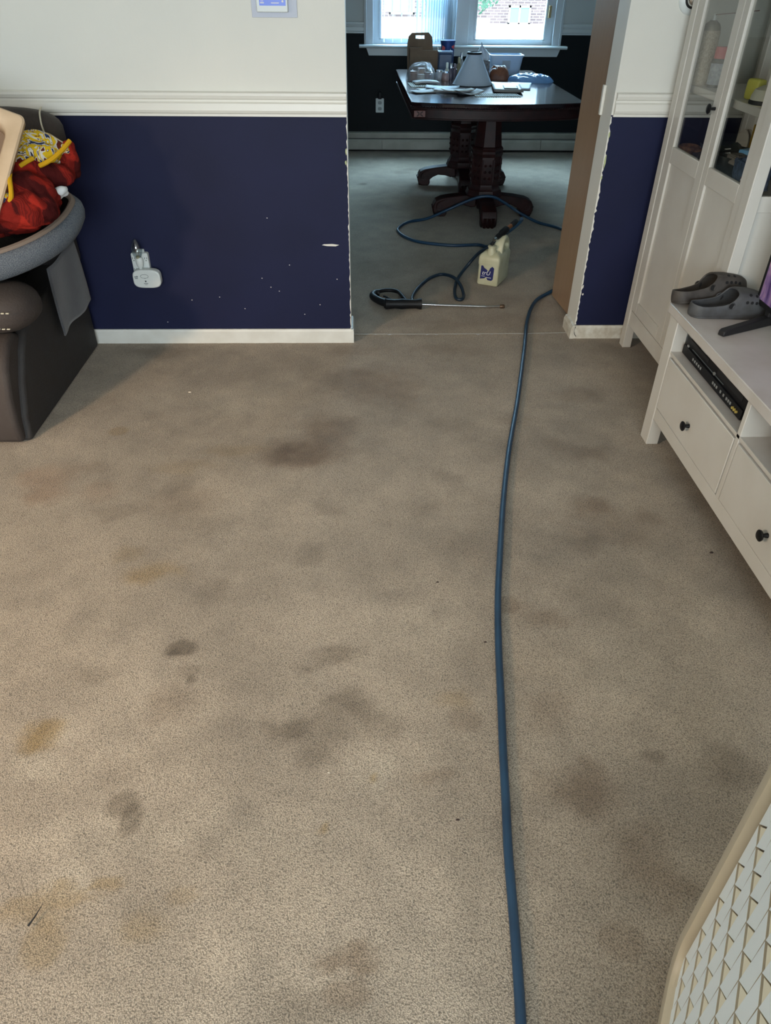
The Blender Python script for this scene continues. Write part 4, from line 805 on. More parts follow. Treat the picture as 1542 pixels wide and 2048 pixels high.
MB().cyl((-.312, YF-.0283, 1.4545), (-.312, YF-.0274, 1.4545), .004, 12).build('icon', WHITE, th)
rd = thing('round_wall_chime', 'round white wall disc with chrome centre beside the tall cabinet', 'chime', (1.335, YR, 1.46))
MY = Matrix.Translation((1.365, YR, 1.475)) @ Matrix.Rotation(R(90), 4, 'X')
MB().lathe([(.056, 0), (.056, .006), (.050, .012), (.032, .014)], (0, 0, 0), 36, MY).build('backplate', WPLAS, rd)
MB().lathe([(.032, .010), (.034, .016), (.030, .020), (.027, .018)], (0, 0, 0), 36, MY).build('ring', BLACKM, rd)
MB().lathe([(.028, .012), (.026, .024), (.016, .034), (0, .038)], (0, 0, 0), 32, MY).build('dome', CHROME, rd)

# ------------------------------------------------------------------ dining table
ZT = .82
tt = thing('dining_table', 'dark mahogany dining table on two carved pedestals in the far room', 'table', (.96, 6.75, 0))
def outline(g, z=None):
    xa, xb, y0, y1 = .345-g, 1.585+g, 5.735-g, 7.80+g; c_ = .03
    p = [(xa, y1-c_), (xa+c_, y1)][::-1]; p = [(xb-c_, y1), (xa-.03+c_, y1), (xa-.03, y1-c_)]
    p += [(xa, y0+.03), (xa+.025, y0)]
    n = 12
    for i in range(1, n): t_ = i/n; p.append((xa+.02+(xb-xa-.04)*t_, y0-.10*math.sin(math.pi*t_)**.8+.03*t_))
    p += [(xb-.02, y0+.03), (xb, y0+.06), (xb, y1-c_)]
    return p
MB().prism(outline(.0), 'z', ZT-.030, ZT).build('table_top', TABTOP, tt, bevel=.006, bseg=3)
MB().prism(outline(-.004), 'z', ZT-.042, ZT-.030).build('moulding', MAHOG, tt, bevel=.004)
MB().prism(outline(-.014), 'z', ZT-.098, ZT-.042).build('apron', MAHOG, tt)
MB().prism(outline(-.006), 'z', ZT-.106, ZT-.096).build('lower_moulding', MAHOG, tt, bevel=.003)
rp = outline(.001); b = MB()
for i in range(3, len(rp)-3):
    p, q = Vector((*rp[i], 0)), Vector((*rp[i+1], 0)); L_ = (q-p).length; n = max(1, int(L_/.016))
    for k in range(n):
        c_ = p.lerp(q, (k+.5)/n); d = (q-p).normalized(); b.cyl((c_.x-d.x*.007, c_.y-d.y*.007, ZT-.032), (c_.x+d.x*.007, c_.y+d.y*.007, ZT-.024), .004, 6)
o = b.build('rope_edge', TABTOP, tt); o['kind'] = 'stuff'
# carved corner block
b = MB(); b.box(.366, .450, 5.728, 5.745, ZT-.092, ZT-.050); cbk = b.build('corner_block', MAHRED, tt, bevel=.002)
b = MB()
for a in range(4): b.box(.004, .026, -.004, .004, -.004, .0, M=Matrix.Translation((.408, 5.727, ZT-.071)) @ Matrix.Rotation(R(90), 4, 'X') @ Matrix.Rotation(R(35 if a % 2 == 0 else -35)+(math.pi if a > 1 else 0), 4, 'Z'))
b.build('rosette', MAHOG, cbk, bevel=.001)
def pedestal(px, py, ph):
    root = MB(); oct_ = math.pi/8
    root.lathe([(.145, .150), (.148, .165), (.140, .180), (.135, .20), (.128, .205), (.122, .215), (.116, .225), (.112, .24)], (px, py, 0), 8, ph=oct_)
    root.lathe([(.112, .24), (.117, .26), (.120, .40), (.116, .435), (.122, .445), (.126, .46), (.120, .475), (.126, .488), (.118, .50)], (px, py, 0), 8, ph=oct_)
    root.lathe([(.118, .50), (.110, .505), (.088, .70), (.10, .715), (0, .715)], (px, py, 0), 8, ph=oct_)
    pr = root.build('pedestal', MAHOG, tt, ang=25)
    cv = MB()
    for k in range(8):
        a = k*math.pi/4; ca, sa = math.cos(a), math.sin(a); r_ = .112
        for j in range(3):
            for s_ in (-1, 1): 
                c_ = Vector((px+ca*r_-sa*s_*.018, py+sa*r_+ca*s_*.018, .29+.045*j)); cv.lathe([(0, -.010), (.008, -.006), (.011, 0), (.008, .006), (0, .010)], c_, 8)
        cv.cyl((px+ca*.108-sa*.040, py+sa*.108+ca*.040, .26), (px+ca*.110-sa*.040, py+sa*.110+ca*.040, .42), .006, 6); cv.cyl((px+ca*.108+sa*.040, py+sa*.108-ca*.040, .26), (px+ca*.110+sa*.040, py+sa*.110-ca*.040, .42), .006, 6)
    cv.build('carving', MAHOG, pr)
    for k in range(4):
        a = ph+k*math.pi/2; M_ = Matrix.Translation((px, py, 0)) @ Matrix.Rotation(a, 4, 'Z')
        f = MB(); f.prism([(.06, .075), (.06, .165), (.14, .160), (.24, .150), (.33, .135), (.375, .115), (.392, .085), (.395, .05), (.385, .018), (.36, .0), (.30, .0), (.285, .02), (.288, .05), (.262, .070), (.215, .090), (.15, .085), (.10, .07)], 'y', -.058, .058, M=M_)
        fo_ = f.build('foot', MAHOG, tt, bevel=.007, bseg=2, ang=30)
        g = MB()
        for j in (-1, 0, 1): g.cyl(M_ @ Vector((.37, j*.030, .002)), M_ @ Vector((.392, j*.030, .075)), .013, 8)
        g.tube([M_ @ Vector(p) for p in ((.16, .050, .150), (.30, .052, .125), (.36, .054, .10), (.365, .054, .06), (.335, .054, .05), (.325, .054, .075), (.34, .054, .085))], .007, 6)
        g.tube([M_ @ Vector(p) for p in ((.16, -.050, .150), (.30, -.052, .125), (.36, -.054, .10), (.365, -.054, .06), (.335, -.054, .05), (.325, -.054, .075), (.34, -.054, .085))], .007, 6)
        g.build('claw', MAHOG, fo_)
pedestal(.948, 6.01, R(-90)); pedestal(.893, 7.03, R(-90))

# ------------------------------------------------------------------ things on the table
def on(name, lab, cat, x, y, group=None): return thing(name, lab, cat, (x, y, ZT), 0, group)
c = on('cardboard_carrier', 'brown cardboard carrier with a handle slot at the window end of the table', 'cardboard carrier', .53, 7.52)
o = MB().prism([(.412, ZT), (.405, 1.03), (.415, 1.09), (.445, 1.118), (.590, 1.122), (.622, 1.09), (.632, 1.0), (.645, ZT)], 'y', 7.53, 7.545).build('back_panel', CARD, c, smooth=False)
cu_ = MB().box(-.058+.0, .0+.02, -.05, .05, -.012, .012, M=Matrix.Translation((.535-c.location.x, 7.54-c.location.y, 1.088-ZT))).build('cutter', CARD); cut(o, cu_)
o.data.transform(Matrix())
MB().prism([(.425, ZT), (.420, 1.02), (.53, 1.02), (.535, 1.0), (.675, 1.0), (.685, ZT)], 'y', 7.42, 7.432).build('front_panel', CARD, c, smooth=False)
for x in (.422, .672): MB().prism([(7.42, ZT), (7.42, 1.0), (7.545, 1.02), (7.56, ZT)], 'x', x, x+.004).build('side_panel', CARD, c, smooth=False)
MB().box(.42, .68, 7.425, 7.54, ZT, ZT+.004).build('base', CARD, c, smooth=False)
c = on('star_tumbler', 'tall blue tumbler printed with white stars and red bands on the table', 'tumbler', .765, 7.56)
TBL = mat('blue_metallic_tumbler', (36, 62, 120), .35, .3); RED = mat('red_print', (176, 38, 48), .5)
MB().lathe([(0, 0), (.050, 0), (.054, .01), (.060, .20), (.066, .235), (.067, .245), (.060, .247), (0, .240)], (.765, 7.56, ZT), 28).build('cup', TBL, c)
def star(cx, cz, r, y, m, par, nm='star'):
    MB().prism([(cx+(r if i % 2 == 0 else r*.42)*math.sin(i*math.pi/5), cz+(r if i % 2 == 0 else r*.42)*math.cos(i*math.pi/5)) for i in range(10)], 'y', y-.0015, y+.004).build(nm, m, par, smooth=False)
star(.745, .975+.0, .016, 7.499, WHITE, c); star(.785, .985, .020, 7.499, WHITE, c); MB().prism([(.708, .985), (.735, .99), (.738, 1.015), (.715, 1.03)], 'y', 7.505, 7.515).build('red_band', RED, c); MB().prism([(.79, 1.02), (.815, 1.0), (.82, 1.035)], 'y', 7.508, 7.516).build('red_band', RED, c)
c = on('blue_canister', 'square dark blue canister in front of the star tumbler', 'canister', .725, 7.36)
MB().box(.668, .785, 7.31, 7.42, ZT, .985).build('tin', mat('dark_blue_tin', (50, 72, 102), .4), c, bevel=.010)
MB().box(.664, .789, 7.306, 7.424, .985, 1.0).build('lid', mat('slate_blue_lid', (80, 104, 134), .4), c, bevel=.004)
BOT = [(.715, 7.02, .017, .125, (196, 200, 186), 'pale cream tube bottle, leftmost of the small bottles behind the lampshade'), (.753, 7.06, .017, .115, (72, 62, 74), 'dark plum bottle just right of the pale tube bottle'),
       (.80, 7.20, .018, .10, (96, 84, 92), 'mauve bottle behind the dark plum bottle'), (.845, 7.30, .020, .14, (140, 128, 96), 'gold-capped bottle touching the lampshade outline'), (.876, 7.40, .018, .17, (150, 150, 150), 'tall slim silver-capped bottle farthest back by the lampshade'), (.79, 7.38, .016, .09, (60, 60, 80), 'short dark bottle between the canister and the gold-capped bottle')]
for i, (x, y, r, h, col, lb) in enumerate(BOT):
    c = on('cosmetic_bottle', lb, 'bottle', x, y, 'small bottles on the table')
    MB().lathe([(0, 0), (r, 0), (r*1.02, .004), (r, h*.6), (r*.55, h*.68), (r*.5, h*.72)], (x, y, ZT), 16).build('flask', mat('bottle_%d' % i, col, .3), c)
    MB().lathe([(r*.62, h*.70), (r*.62, h*.97), (r*.5, h), (0, h)], (x, y, ZT), 16).build('cap', CHROME if i in (1, 4) else mat('cap_%d' % i, tuple(min(255, v+30) for v in col), .35), c)
# lampshade
c = on('lampshade', 'grey-blue conical lampshade with a black top ring standing on the table', 'lampshade', .895, 6.72)
SH = mat('grey_blue_shade_fabric', (200, 214, 228), .8, alpha=.74)
MB().lathe([(.158, 0), (.157, .004), (.049, .212), (.047, .216)], (.895, 6.72, ZT), 40).build('shade', SH, c, solid=.002)
MB().tube([(.895+.052*math.cos(a), 6.72+.052*math.sin(a), ZT+.216) for a in [2*math.pi*i/16 for i in range(16)]], .0085, 8, closed=True, sub=2).build('top_ring', BLACK, c)
MB().tube([(.895+.158*math.cos(a), 6.72+.158*math.sin(a), ZT+.003) for a in [2*math.pi*i/24 for i in range(24)]], .0025, 6, closed=True, sub=2).build('bottom_ring', BLACK, c)
b = MB()
for k in range(3): a = k*2.1; b.cyl((.895, 6.72, ZT+.205), (.895+.046*math.cos(a), 6.72+.046*math.sin(a), ZT+.212), .0015, 6)
b.build('spider', CHROME, c)
c = on('tissue_box', 'square tissue box with a white tissue standing up behind the lampshade', 'tissue box', 1.02, 7.10)
MB().box(.965, 1.075, 7.05, 7.16, ZT, ZT+.135).build('box', mat('patterned_tissue_carton', (120, 116, 112), .6, var=(70, 74, 84), vs=60), c, bevel=.002)
def tis(u, v):
    a = (u-.5)*2; w = .050*math.sin(min(1, .18+.9*v)*math.pi)**.8+.006; return Vector((1.008+a*w+.012*math.sin(v*4), 7.10+.02*math.sin(a*5+v*3), ZT+.13+v*.135-.02*abs(a)))
MB().grid(tis, 14, 12).build('tissue', mat('white_tissue', (206, 214, 222), .9), c, solid=.001)
c = on('plastic_tub', 'translucent white plastic tub with rim near the window end of the table', 'tub', 1.27, 7.50)
TUB = mat('translucent_tub_plastic', (186, 208, 228), .4, alpha=.9)
b = MB(); rg = []
for ins, z in ((.03, 0), (.026, .01), (.008, .135), (.0, .137), (.0, .150), (.010, .151), (.014, .14), (.034, .012)): rg.append([b.bm.verts.new((1.125+ins+a, 7.38+ins+c_, ZT+z)) for a, c_ in rbox(.30-2*ins, .22-2*ins, .03)])
for A, B in zip(rg, rg[1:]):
    for i in range(len(A)): b.bm.faces.new((A[i], A[(i+1) % len(A)], B[(i+1) % len(A)], B[i]))
b.bm.faces.new(rg[0][::-1]); b.bm.faces.new(rg[-1]); b.build('tub', TUB, c)
MB().box(1.235, 1.305, 7.384, 7.392, ZT+.05, ZT+.11, M=Matrix()).build('sticker', mat('grey_sticker', (160, 172, 182), .6), c)
lump('orange_bag', 1.17, 7.13, ZT, .10, .08, .115, R(-25), mat('rusty_orange_plastic', (128, 76, 46), .5, var=(96, 54, 34), vs=16), 4, 'rusty orange bag of goods beside the tissue box', 'bag', wr=.02, fold=5)
lump('blue_plastic_bag', 1.42, 6.97, ZT, .18, .12, .05, R(-20), mat('sky_blue_plastic_film', (120, 168, 222), .25, alpha=.85), 9, 'sky blue plastic bag lying flat on the right of the table', 'bag', wr=.018, fold=6)
lump('clear_plastic_bag', .50, 6.98, ZT, .145, .15, .135, R(15), mat('clear_plastic_film', (190, 196, 204), .12, alpha=.32, coat=.5), 12, 'clear plastic bag full of small jars at the left table edge', 'bag', wr=.025, fold=7)
for i, (x, y, r, h, col) in enumerate(((.43, 6.93, .032, .07, (150, 110, 90)), (.49, 6.90, .030, .05, (190, 180, 170)), (.545, 6.95, .030, .06, (120, 90, 84)), (.50, 7.0, .034, .085, (176, 150, 130)), (.58, 7.03, .026, .05, (170, 170, 176)))):
    tag(MB().lathe([(0, 0), (r, 0), (r, h*.75), (r*.9, h*.8), (r*.95, h), (0, h)], (x, y, ZT+.001), 14).build('small_jar', mat('jar_%d' % i, col, .4)), ('brown jar at the left inside the clear bag', 'cream jar at the front inside the clear bag', 'dark brown jar at the right inside the clear bag', 'tall tan jar in the middle of the clear bag', 'grey jar at the back inside the clear bag')[i], 'jar', 'jars in the clear bag')
for i, (x, y, col) in enumerate(((.655, 7.05, (170, 180, 190)), (.70, 6.98, (150, 124, 118)))):
    c = on('glass_jar', ('steel-lidded glass jar beside the clear bag', 'glass jar with pinkish contents right of the clear bag')[i], 'jar', x, y, 'glass jars by the clear bag')
    MB().lathe([(0, 0), (.030, 0), (.032, .01), (.030, .05), (.026, .055)], (x, y, ZT), 18).build('jar_body', mat('jar_glass_%d' % i, col, .2), c); MB().lathe([(.027, .053), (.029, .055), (.029, .068), (0, .07)], (x, y, ZT), 18).build('lid', CHROME, c)
def sheet(name, x, y, w, d, rz, z, m, lab, cat, th=.003, curl=0, rx=0, group='papers spread on the table'):
    M_ = Matrix.Translation((x, y, ZT+z)) @ Matrix.Rotation(R(rz), 4, 'Z') @ Matrix.Rotation(R(rx), 4, 'X'); b = MB()
    b.grid(lambda u, v: M_ @ Vector(((u-.5)*w, (v-.5)*d, curl*(2*abs(u-.5))**2.2+.002)), 10, 4)
    return tag(b.build(name, m, solid=th), lab, cat, group)
PB = mat('bluish_white_paper', (176, 186, 196), .7)
sheet('envelope', .56, 6.36, .24, .17, 14, .001, PAPER, 'white envelope at the bottom left of the paper heap', 'envelope')
sheet('envelope', .63, 6.46, .26, .17, -8, .006, PB, 'bluish white envelope on top of the left paper heap', 'envelope', curl=.006)
sheet('envelope', .47, 6.24, .20, .14, 22, .004, PAPER2, 'grey envelope nearest the left front corner of the table', 'envelope', curl=.004)
sheet('envelope', .66, 6.28, .22, .14, -20, .010, PAPER, 'white envelope lying across the two others towards the table front', 'envelope', curl=.006)
sheet('leaflet', .72, 6.20, .24, .10, 10, .016, mat('tan_leaflet', (150, 140, 124), .7), 'tan folded leaflet near the front middle of the table', 'leaflet', curl=.010)
sheet('newspaper', .80, 6.14, .20, .12, 24, .004, PAPER2, 'curled grey newspaper at the front middle of the table', 'newspaper', curl=.022)
sheet('envelope', .52, 6.72, .20, .12, 8, .020, PAPER, 'white padded envelope in front of the clear plastic bag', 'envelope', th=.010, curl=-.008)
sheet('catalogue', 1.13, 6.45, .22, .52, -6, .012, mat('grey_catalogue_cover', (134, 130, 126), .6), 'thick grey catalogue lying right of the lampshade', 'catalogue', th=.010, curl=.003, group='catalogues on the table')
sheet('printed_card', 1.15, 6.40, .11, .22, -6, .020, mat('darker_grey_print', (104, 102, 100), .6), 'dark grey printed card on top of the catalogue', 'card', th=.002)
sheet('letter', 1.27, 6.62, .16, .44, -12, .002, PB, 'bluish letter sticking out from under the catalogue', 'letter')
PLM = mat('pale_ribbed_placemat', (156, 158, 148), .8)
for (x, y, w, d, rz, lb) in ((.455, 6.66, .15, .26, 4, 'ribbed pale placemat under the clear bag at the left table edge'), (1.0, 6.10, .34, .16, 2, 'ribbed pale placemat at the front of the table under the catalogue')):
    c = on('ribbed_placemat', lb, 'placemat', x, y, 'ribbed placemats'); M_ = Matrix.Translation((x, y, ZT)) @ Matrix.Rotation(R(rz), 4, 'Z')
    MB().box(-w/2, w/2, -d/2, d/2, 0, .002, M=M_).build('mat', PLM, c); b = MB(); n = int(w/.016)
    for i in range(n): b.box(-w/2+i*.016+.002, -w/2+i*.016+.012, -d/2, d/2, .002, .0055, M=M_)
    b.build('rib', PLM, c)['kind'] = 'stuff'

# ------------------------------------------------------------------ hoses, jug and spray wand
HA = [(.24, .25, .011), (0.262, .36, .011), (0.278, .489, .011), (0.291, .614, .011), (0.299, .71, .011), (0.308, .817, .011), (0.322, .937, .011), (0.337, 1.072, .011), (0.356, 1.226, .011), (0.377, 1.402, .011), (0.406, 1.606, .011), (0.45, 1.845, .011), (0.506, 2.129, .011), (0.583, 2.472, .011), (0.692, 2.895, .011), (0.819, 3.43, .013), (0.91, 3.824, .013), (1.005, 4.095, .011), (1.123, 4.25, .011), (1.25, 4.40, .011), (1.50, 4.75, .011), (1.62, 5.2, .011), (1.487, 5.583, .011), (1.347, 5.756, .012), (1.20, 5.80, .05), (1.10, 5.76, .105), (1.02, 5.70, .125), (.93, 5.62, .13), (.84, 5.70, .12), (.74, 5.82, .07), (.60, 5.86, .02), (0.343, 5.749, .011), (0.26, 5.524, .011), (0.372, 5.279, .011), (0.612, 5.175, .011), (0.808, 5.187, .011), (.86, 5.08, .03), (.89, 4.97, .10), (.935, 4.86, .178), (.975, 4.77, .250), (1.0, 4.72, .300), (.995, 4.695, .318)]
HA[23:31] = [(1.347, 5.756, .012), (1.21, 5.86, .06), (1.10, 5.86, .125), (1.0, 5.842, .174), (.90, 5.842, .174), (.79, 5.87, .130), (.66, 5.88, .07), (.50, 5.83, .018)]
h = MB().tube(HA, .0105, 12, sub=7).build('garden_hose', HOSE); tag(h, 'long blue rubber hose running from the foreground through the opening to the jug', 'hose')
HB = [(.795, 4.44, .262), (.775, 4.46, .225), (.72, 4.55, .15), (.665, 4.58, .07), (.60, 4.50, .018), (.56, 4.34, .012), (.545, 4.20, .012), (.552, 4.137, .012), (.580, 4.135, .012), (.597, 4.20, .014), (.592, 4.33, .026), (.562, 4.46, .030), (.50, 4.545, .020), (.43, 4.51, .013), (.365, 4.398, .012), (.310, 4.25, .014), (.287, 4.14, .022), (.282, 4.07, .030)]
h = MB().tube(HB, .0098, 12, sub=7).build('spray_hose', HOSED); tag(h, 'thin dark blue hose looping from the jug to the spray wand', 'hose')
jg = thing('spray_jug', 'cream plastic spray jug with a torn blue label standing on the carpet', 'jug', (.70, 4.420, 0), R(-27))
JW, JD = .136, .226
b = MB(); pz = [(0.004, .004), (.0, .012), (.002, .045), (.003, .120), (.0, .130), (.0, .165), (.006, .180), (.028, .200)]
rg = [[b.bm.verts.new((ins+a, ins+c_, z)) for a, c_ in rbox(JW-2*ins, JD-2*ins, .014, 4)] for ins, z in pz]
for A, B in zip(rg, rg[1:]):
    for i in range(len(A)): b.bm.faces.new((A[i], A[(i+1) % len(A)], B[(i+1) % len(A)], B[i]))
b.bm.faces.new(rg[0][::-1]); b.bm.faces.new(rg[-1]); b.build('body', JUG, jg, world=False, recalc=True)
hd_ = MB().prism([(.066, .165), (.070, .205), (.080, .238), (.100, .262), (.130, .276), (.160, .274), (.190, .256), (.214, .222), (.222, .195), (.222, .165)], 'x', JW-.070, JW-.010).build('handle', JUG, jg, world=False, recalc=True)
cu_ = MB().prism([(.148+.044*math.cos(a)+.010*math.sin(a), .216+.021*math.sin(a)-.012*math.cos(a)) for a in [2*math.pi*i/20 for i in range(20)]], 'x', -.05, .25).build('cutter', JUG); cut(hd_, cu_)
q = hd_.modifiers.new('b', 'BEVEL'); q.width = .010; q.segments = 3; q.limit_method = 'ANGLE'; q.angle_limit = R(40)
MB().lathe([(.036, 0), (.033, .012), (.024, .028), (.022, .040), (.026, .042), (.026, .050), (.020, .052), (0, .052)], (JW/2, .045, .182), 20).build('neck', JUG, jg, world=False)
lab = MB().prism([(.022, .040), (.050, .046), (.060, .056), (.070, .038), (.095, .036), (.104, .046), (.106, .112), (.094, .122), (.082, .112), (.072, .088), (.060, .100), (.044, .108), (.034, .122), (.024, .120)], 'y', -.0012, .002).build('label', JUGBLUE, jg, world=False, smooth=False)
def jt(name, s, x, z, size, shear=.25):
    M_ = rootm(jg) @ Matrix(((1, shear, 0, x), (0, 0, 1, -.0022), (0, 1, 0, z), (0, 0, 0, 1))); return text(name, s, size, WHITE, lab, M_, .0004)
jt('lettering', 'trU', .060, .079, .036)
MB().box(.030, .052, -.0022, -.001, .058, .0605).build('lettering', WHITE, lab, world=False); MB().box(.062, .092, -.0022, -.001, .052, .0548).build('lettering', WHITE, lab, world=False)
# injector on the neck
inj = thing('hose_injector', 'black hose injector with brass fitting lying over the jug neck', 'injector', (.80, 4.44, .236))
A0, A1 = Vector((.795, 4.44, .268)), Vector((.985, 4.67, .335)); dd = (A1-A0).normalized()
MB().cyl(A0-dd*.012, A0+dd*.014, .011, 12).build('swivel', CHROME, inj)
MB().lathe([(0, 0), (.012, 0), (.016, .02), (.016, .055), (.021, .065), (.022, .12), (.017, .13), (0, .13)], (0, 0, 0), 16, Matrix.Translation(A0+dd*.01) @ dd.to_track_quat('Z', 'Y').to_matrix().to_4x4()).build('grip', BLACK, inj)
MB().cyl(A0+dd*.135, A0+dd*.185, .0125, 12).build('brass_fitting', BRASS, inj)
MB().lathe([(0, 0), (.010, 0), (.015, .008), (.015, .055), (.012, .065), (0, .065)], (0, 0, 0), 14, Matrix.Translation(A0+dd*.185) @ dd.to_track_quat('Z', 'Y').to_matrix().to_4x4()).build('connector', BLACKM, inj)
MB().tube([A0+dd*.09, A0+dd*.10+Vector((.01, .0, -.025)), A0+dd*.085+Vector((.005, 0, -.045)), A0+dd*.06+Vector((0, 0, -.03))], .006, 8).build('trigger_guard', BLACK, inj)
MB().cyl((.776, 4.43, .232), (.790, 4.445, .256), .008, 10).build('stem', BLACKM, inj)
# spray wand
sw = thing('spray_wand', 'black pistol grip spray wand with a long steel lance on the carpet', 'spray wand', (.25, 4.02, 0))
MB().lathe([(0, 0), (.022, .0), (.030, .01), (.028, .03), (.025, .06), (.029, .10), (.027, .13), (.025, .18), (.030, .205), (.030, .215), (0, .215)], (0, 0, 0), 16, Matrix.Translation((.118, 4.012, .031)) @ Matrix.Rotation(R(90), 4, 'Y')).build('body', BLACK, sw)
MB().tube([(.150, 4.035, .022), (.105, 4.07, .022), (.066, 4.13, .021), (.055, 4.175, .020), (.070, 4.215, .020), (.095, 4.22, .020)], lambda t: .022-.003*t, 12).build('grip', BLACK, sw)
MB().tube([(.070, 4.20, .018), (.10, 4.255, .017), (.155, 4.275, .016), (.205, 4.25, .016), (.228, 4.18, .017), (.248, 4.10, .018), (.290, 4.045, .022)], .0115, 10).build('hand_guard', BLACK, sw)
MB().tube([(.195, 4.035, .024), (.165, 4.09, .022), (.135, 4.15, .020), (.118, 4.17, .018)], lambda t: .008-.003*t, 8).build('trigger', BLACKM, sw)
MB().tube([(.325, 4.012, .028), (.50, 4.010, .022), (.68, 4.008, .016), (.73, 4.012, .013), (.79, 4.022, .012)], .0070, 10).build('lance', CHROME, sw)
MB().lathe([(0, 0), (.009, 0), (.011, .004), (.011, .024), (.008, .028), (0, .028)], (0, 0, 0), 10, Matrix.Translation((.785, 4.021, .012)) @ Matrix.Rotation(R(88), 4, 'Y')).build('nozzle', mat('bronze_nozzle', (112, 92, 74), .4, .7), sw)
MB().cyl((.282, 4.07, .030), (.284, 4.025, .028), .010, 12).build('hose_connector', CHROME, sw)

# ------------------------------------------------------------------ lattice hamper close to the camera
HCR = mat('cream_hamper_plastic', (196, 182, 156), .4); HIN = mat('pale_cream_hamper_core', (238, 228, 200), .5); HWH = mat('white_hamper_slat', (240, 246, 244), .35); HED = mat('grey_slat_edge', (112, 104, 94), .7)
ang_h = math.atan2(-.867, -.498)
hp = thing('lattice_hamper', 'cream plastic hamper with a white lattice side at the lower right', 'hamper', (.614, .600, 0), ang_h)
HWd, HTp = .62, .76
def hs(z, t): # tapering sides: left edge position for t=0, right edge for t=1
    l = .030-.062*z; return l+(HWd-2*l)*t
def P3(t, s_off, z, y): return (hs(z, t)+s_off, y, z)
oz, iz = .0, .036
def ringpts(w, y, zb, ztp, r=.05):
    pts = []; n = 6
    def corner(t, z, sgn, a0):
        for i in range(n+1):
            a = a0+i/n*math.pi/2; pts.append((hs(z, t)+sgn*w+(r*(1-math.cos(a)) if t == 0 else 0)*0, y, z))
    zl = [zb, zb+.004, zb+.015, zb+.035, zb+.06, ztp-.06, ztp-.02, ztp]
    k = {zb: .055, zb+.004: .042, zb+.015: .024, zb+.035: .008}
    L_ = [(hs(z, 0)-.040+w+k.get(z, 0), y, z) for z in zl]; R_ = [(hs(z, 1)+.040-w-k.get(z, 0), y, z) for z in zl]
    return L_+R_[::-1]
b = MB(); RG = []
for w, y, zb, ztp in ((.012, .03, .004, HTp), (0, .012, .0, HTp+.004), (.002, -.010, .0, HTp+.004), (.010, -.014, .008, HTp-.004), (.036, -.012, .034, HTp-.034), (.040, -.004, .040, HTp-.04), (.040, .012, .040, HTp-.04)):
    RG.append([b.bm.verts.new(p) for p in ringpts(w, y, zb, ztp)])
for A, B in zip(RG, RG[1:]):
    for i in range(len(A)): b.bm.faces.new((A[i], A[(i+1) % len(A)], B[(i+1) % len(A)], B[i]))
b.build('frame', HCR, hp, world=False, recalc=True)
b = MB(); n_ = 1
b.prism([(hs(.03, 0)-.01, .03), (hs(.03, 1)+.01, .03), (hs(HTp-.03, 1)+.01, HTp-.03), (hs(HTp-.03, 0)-.01, HTp-.03)], 'y', .006, .012); b.build('core_panel', HED, hp, world=False, smooth=False)
b = MB()
V0 = [(hs(z, t)+(-.028 if t == 0 else .028), y, z) for y in (.012, .34) for z, t in ((.004, 0), (.004, 1), (HTp, 1), (HTp, 0))]
v = [b.bm.verts.new(p) for p in V0]
for f_ in ((0, 1, 2, 3), (7, 6, 5, 4), (0, 4, 5, 1), (1, 5, 6, 2), (3, 2, 6, 7), (4, 0, 3, 7)): b.bm.faces.new([v[i] for i in f_])
b.build('bin', HCR, hp, world=False, recalc=True, bevel=.02, smooth=False)
PZ, PS = .1061, .0412
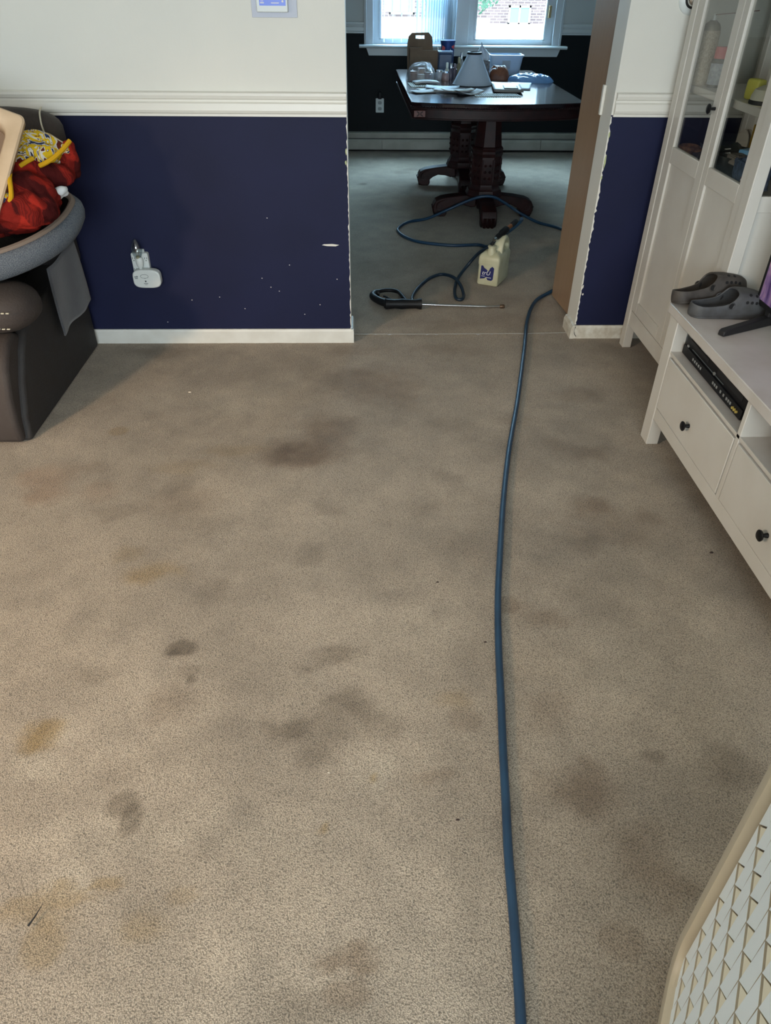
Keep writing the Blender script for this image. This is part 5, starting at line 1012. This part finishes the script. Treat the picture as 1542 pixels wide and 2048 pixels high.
for k in range(-1, 7):
    for j in range(0, 13):
        z0 = .034*.969+.048-.0+PZ*k-.0; 
        zz = z0; sl = lambda z_: .012+.0+.058*(.503-z_)+PS*j
        za, zb_ = max(z0, .038), min(z0+PZ-.002, HTp-.036)
        if zb_-za < .02: continue
        cutz = max(z0+.047, .038)
        if cutz > zb_-.004: continue
        a0, a1, a2, a3 = (sl(za)+.001, za), (sl(zb_)+.001, zb_), (sl(zb_)+PS-.0022, zb_), (sl(cutz)+PS-.0022, cutz)
        if a3[0] > hs(cutz, 1)-.001: continue
        bb_ = MB(); yp = .0; yt = .0
        o4 = [bb_.bm.verts.new(p) for p in ((a0[0], yp, a0[1]), (a1[0], yt, a1[1]), (a2[0], yt, a2[1]), (a3[0], yp+.001, a3[1]))]
        i4 = [bb_.bm.verts.new((p.co.x, .0055, p.co.z)) for p in o4]
        bb_.bm.faces.new(o4)
        for i in range(4): bb_.bm.faces.new((o4[i], o4[(i+1) % 4], i4[(i+1) % 4], i4[i])).material_index = 1
        bb_.build('slat', [HWH, HCR], hp, world=False, recalc=True, smooth=False)
        if k >= 0 and z0 > .04:
            q0 = MB(); q0.prism([(sl(z0)+.006, z0+.002), (sl(z0)+PS-.0026, z0+.002), (sl(cutz)+PS-.0026, cutz-.006)], 'y', .002, .0058)
            q0.build('recess', HIN, hp, world=False, smooth=False)

# ------------------------------------------------------------------ crumbs on the carpet
CW = mat('pale_crumb', (200, 190, 170), .8); CD = mat('dark_crumb', (44, 28, 22), .8)
for x, y, s, m_, lb in ((-.798, 2.991, .006, CW, 'tiny pale splinter on the carpet right of the sofa'), (1.16, 1.824, .006, CD, 'small dark brown crumb on the carpet in front of the drawers'), (-.095, 1.021, .003, CW, 'tiny white crumb on the carpet in the foreground'),
                        (.227, 1.695, .004, CD, 'small dark crumb left of the hose, farther one'), (.344, 1.437, .004, CD, 'small dark red crumb close to the hose'), (.205, .893, .004, CD, 'small dark crumb left of the hose, nearest the camera')):
    tag(MB().lathe([(0, -.3*s), (s, 0), (s*.6, .6*s), (0, .7*s)], (x, y, .004+.3*s), 6, sx=1.3, sy=.7).build('crumb', m_, smooth=False), lb, 'crumb')
tag(MB().tube([(-.690, .683, .008), (-.682, .700, .010), (-.677, .715, .011), (-.674, .732, .009)], lambda t: .0022*(1.05-t), 6).build('dark_sliver', BLACKM), 'thin black sliver lying on the carpet at the lower left', 'sliver')
bpy.context.view_layer.update()
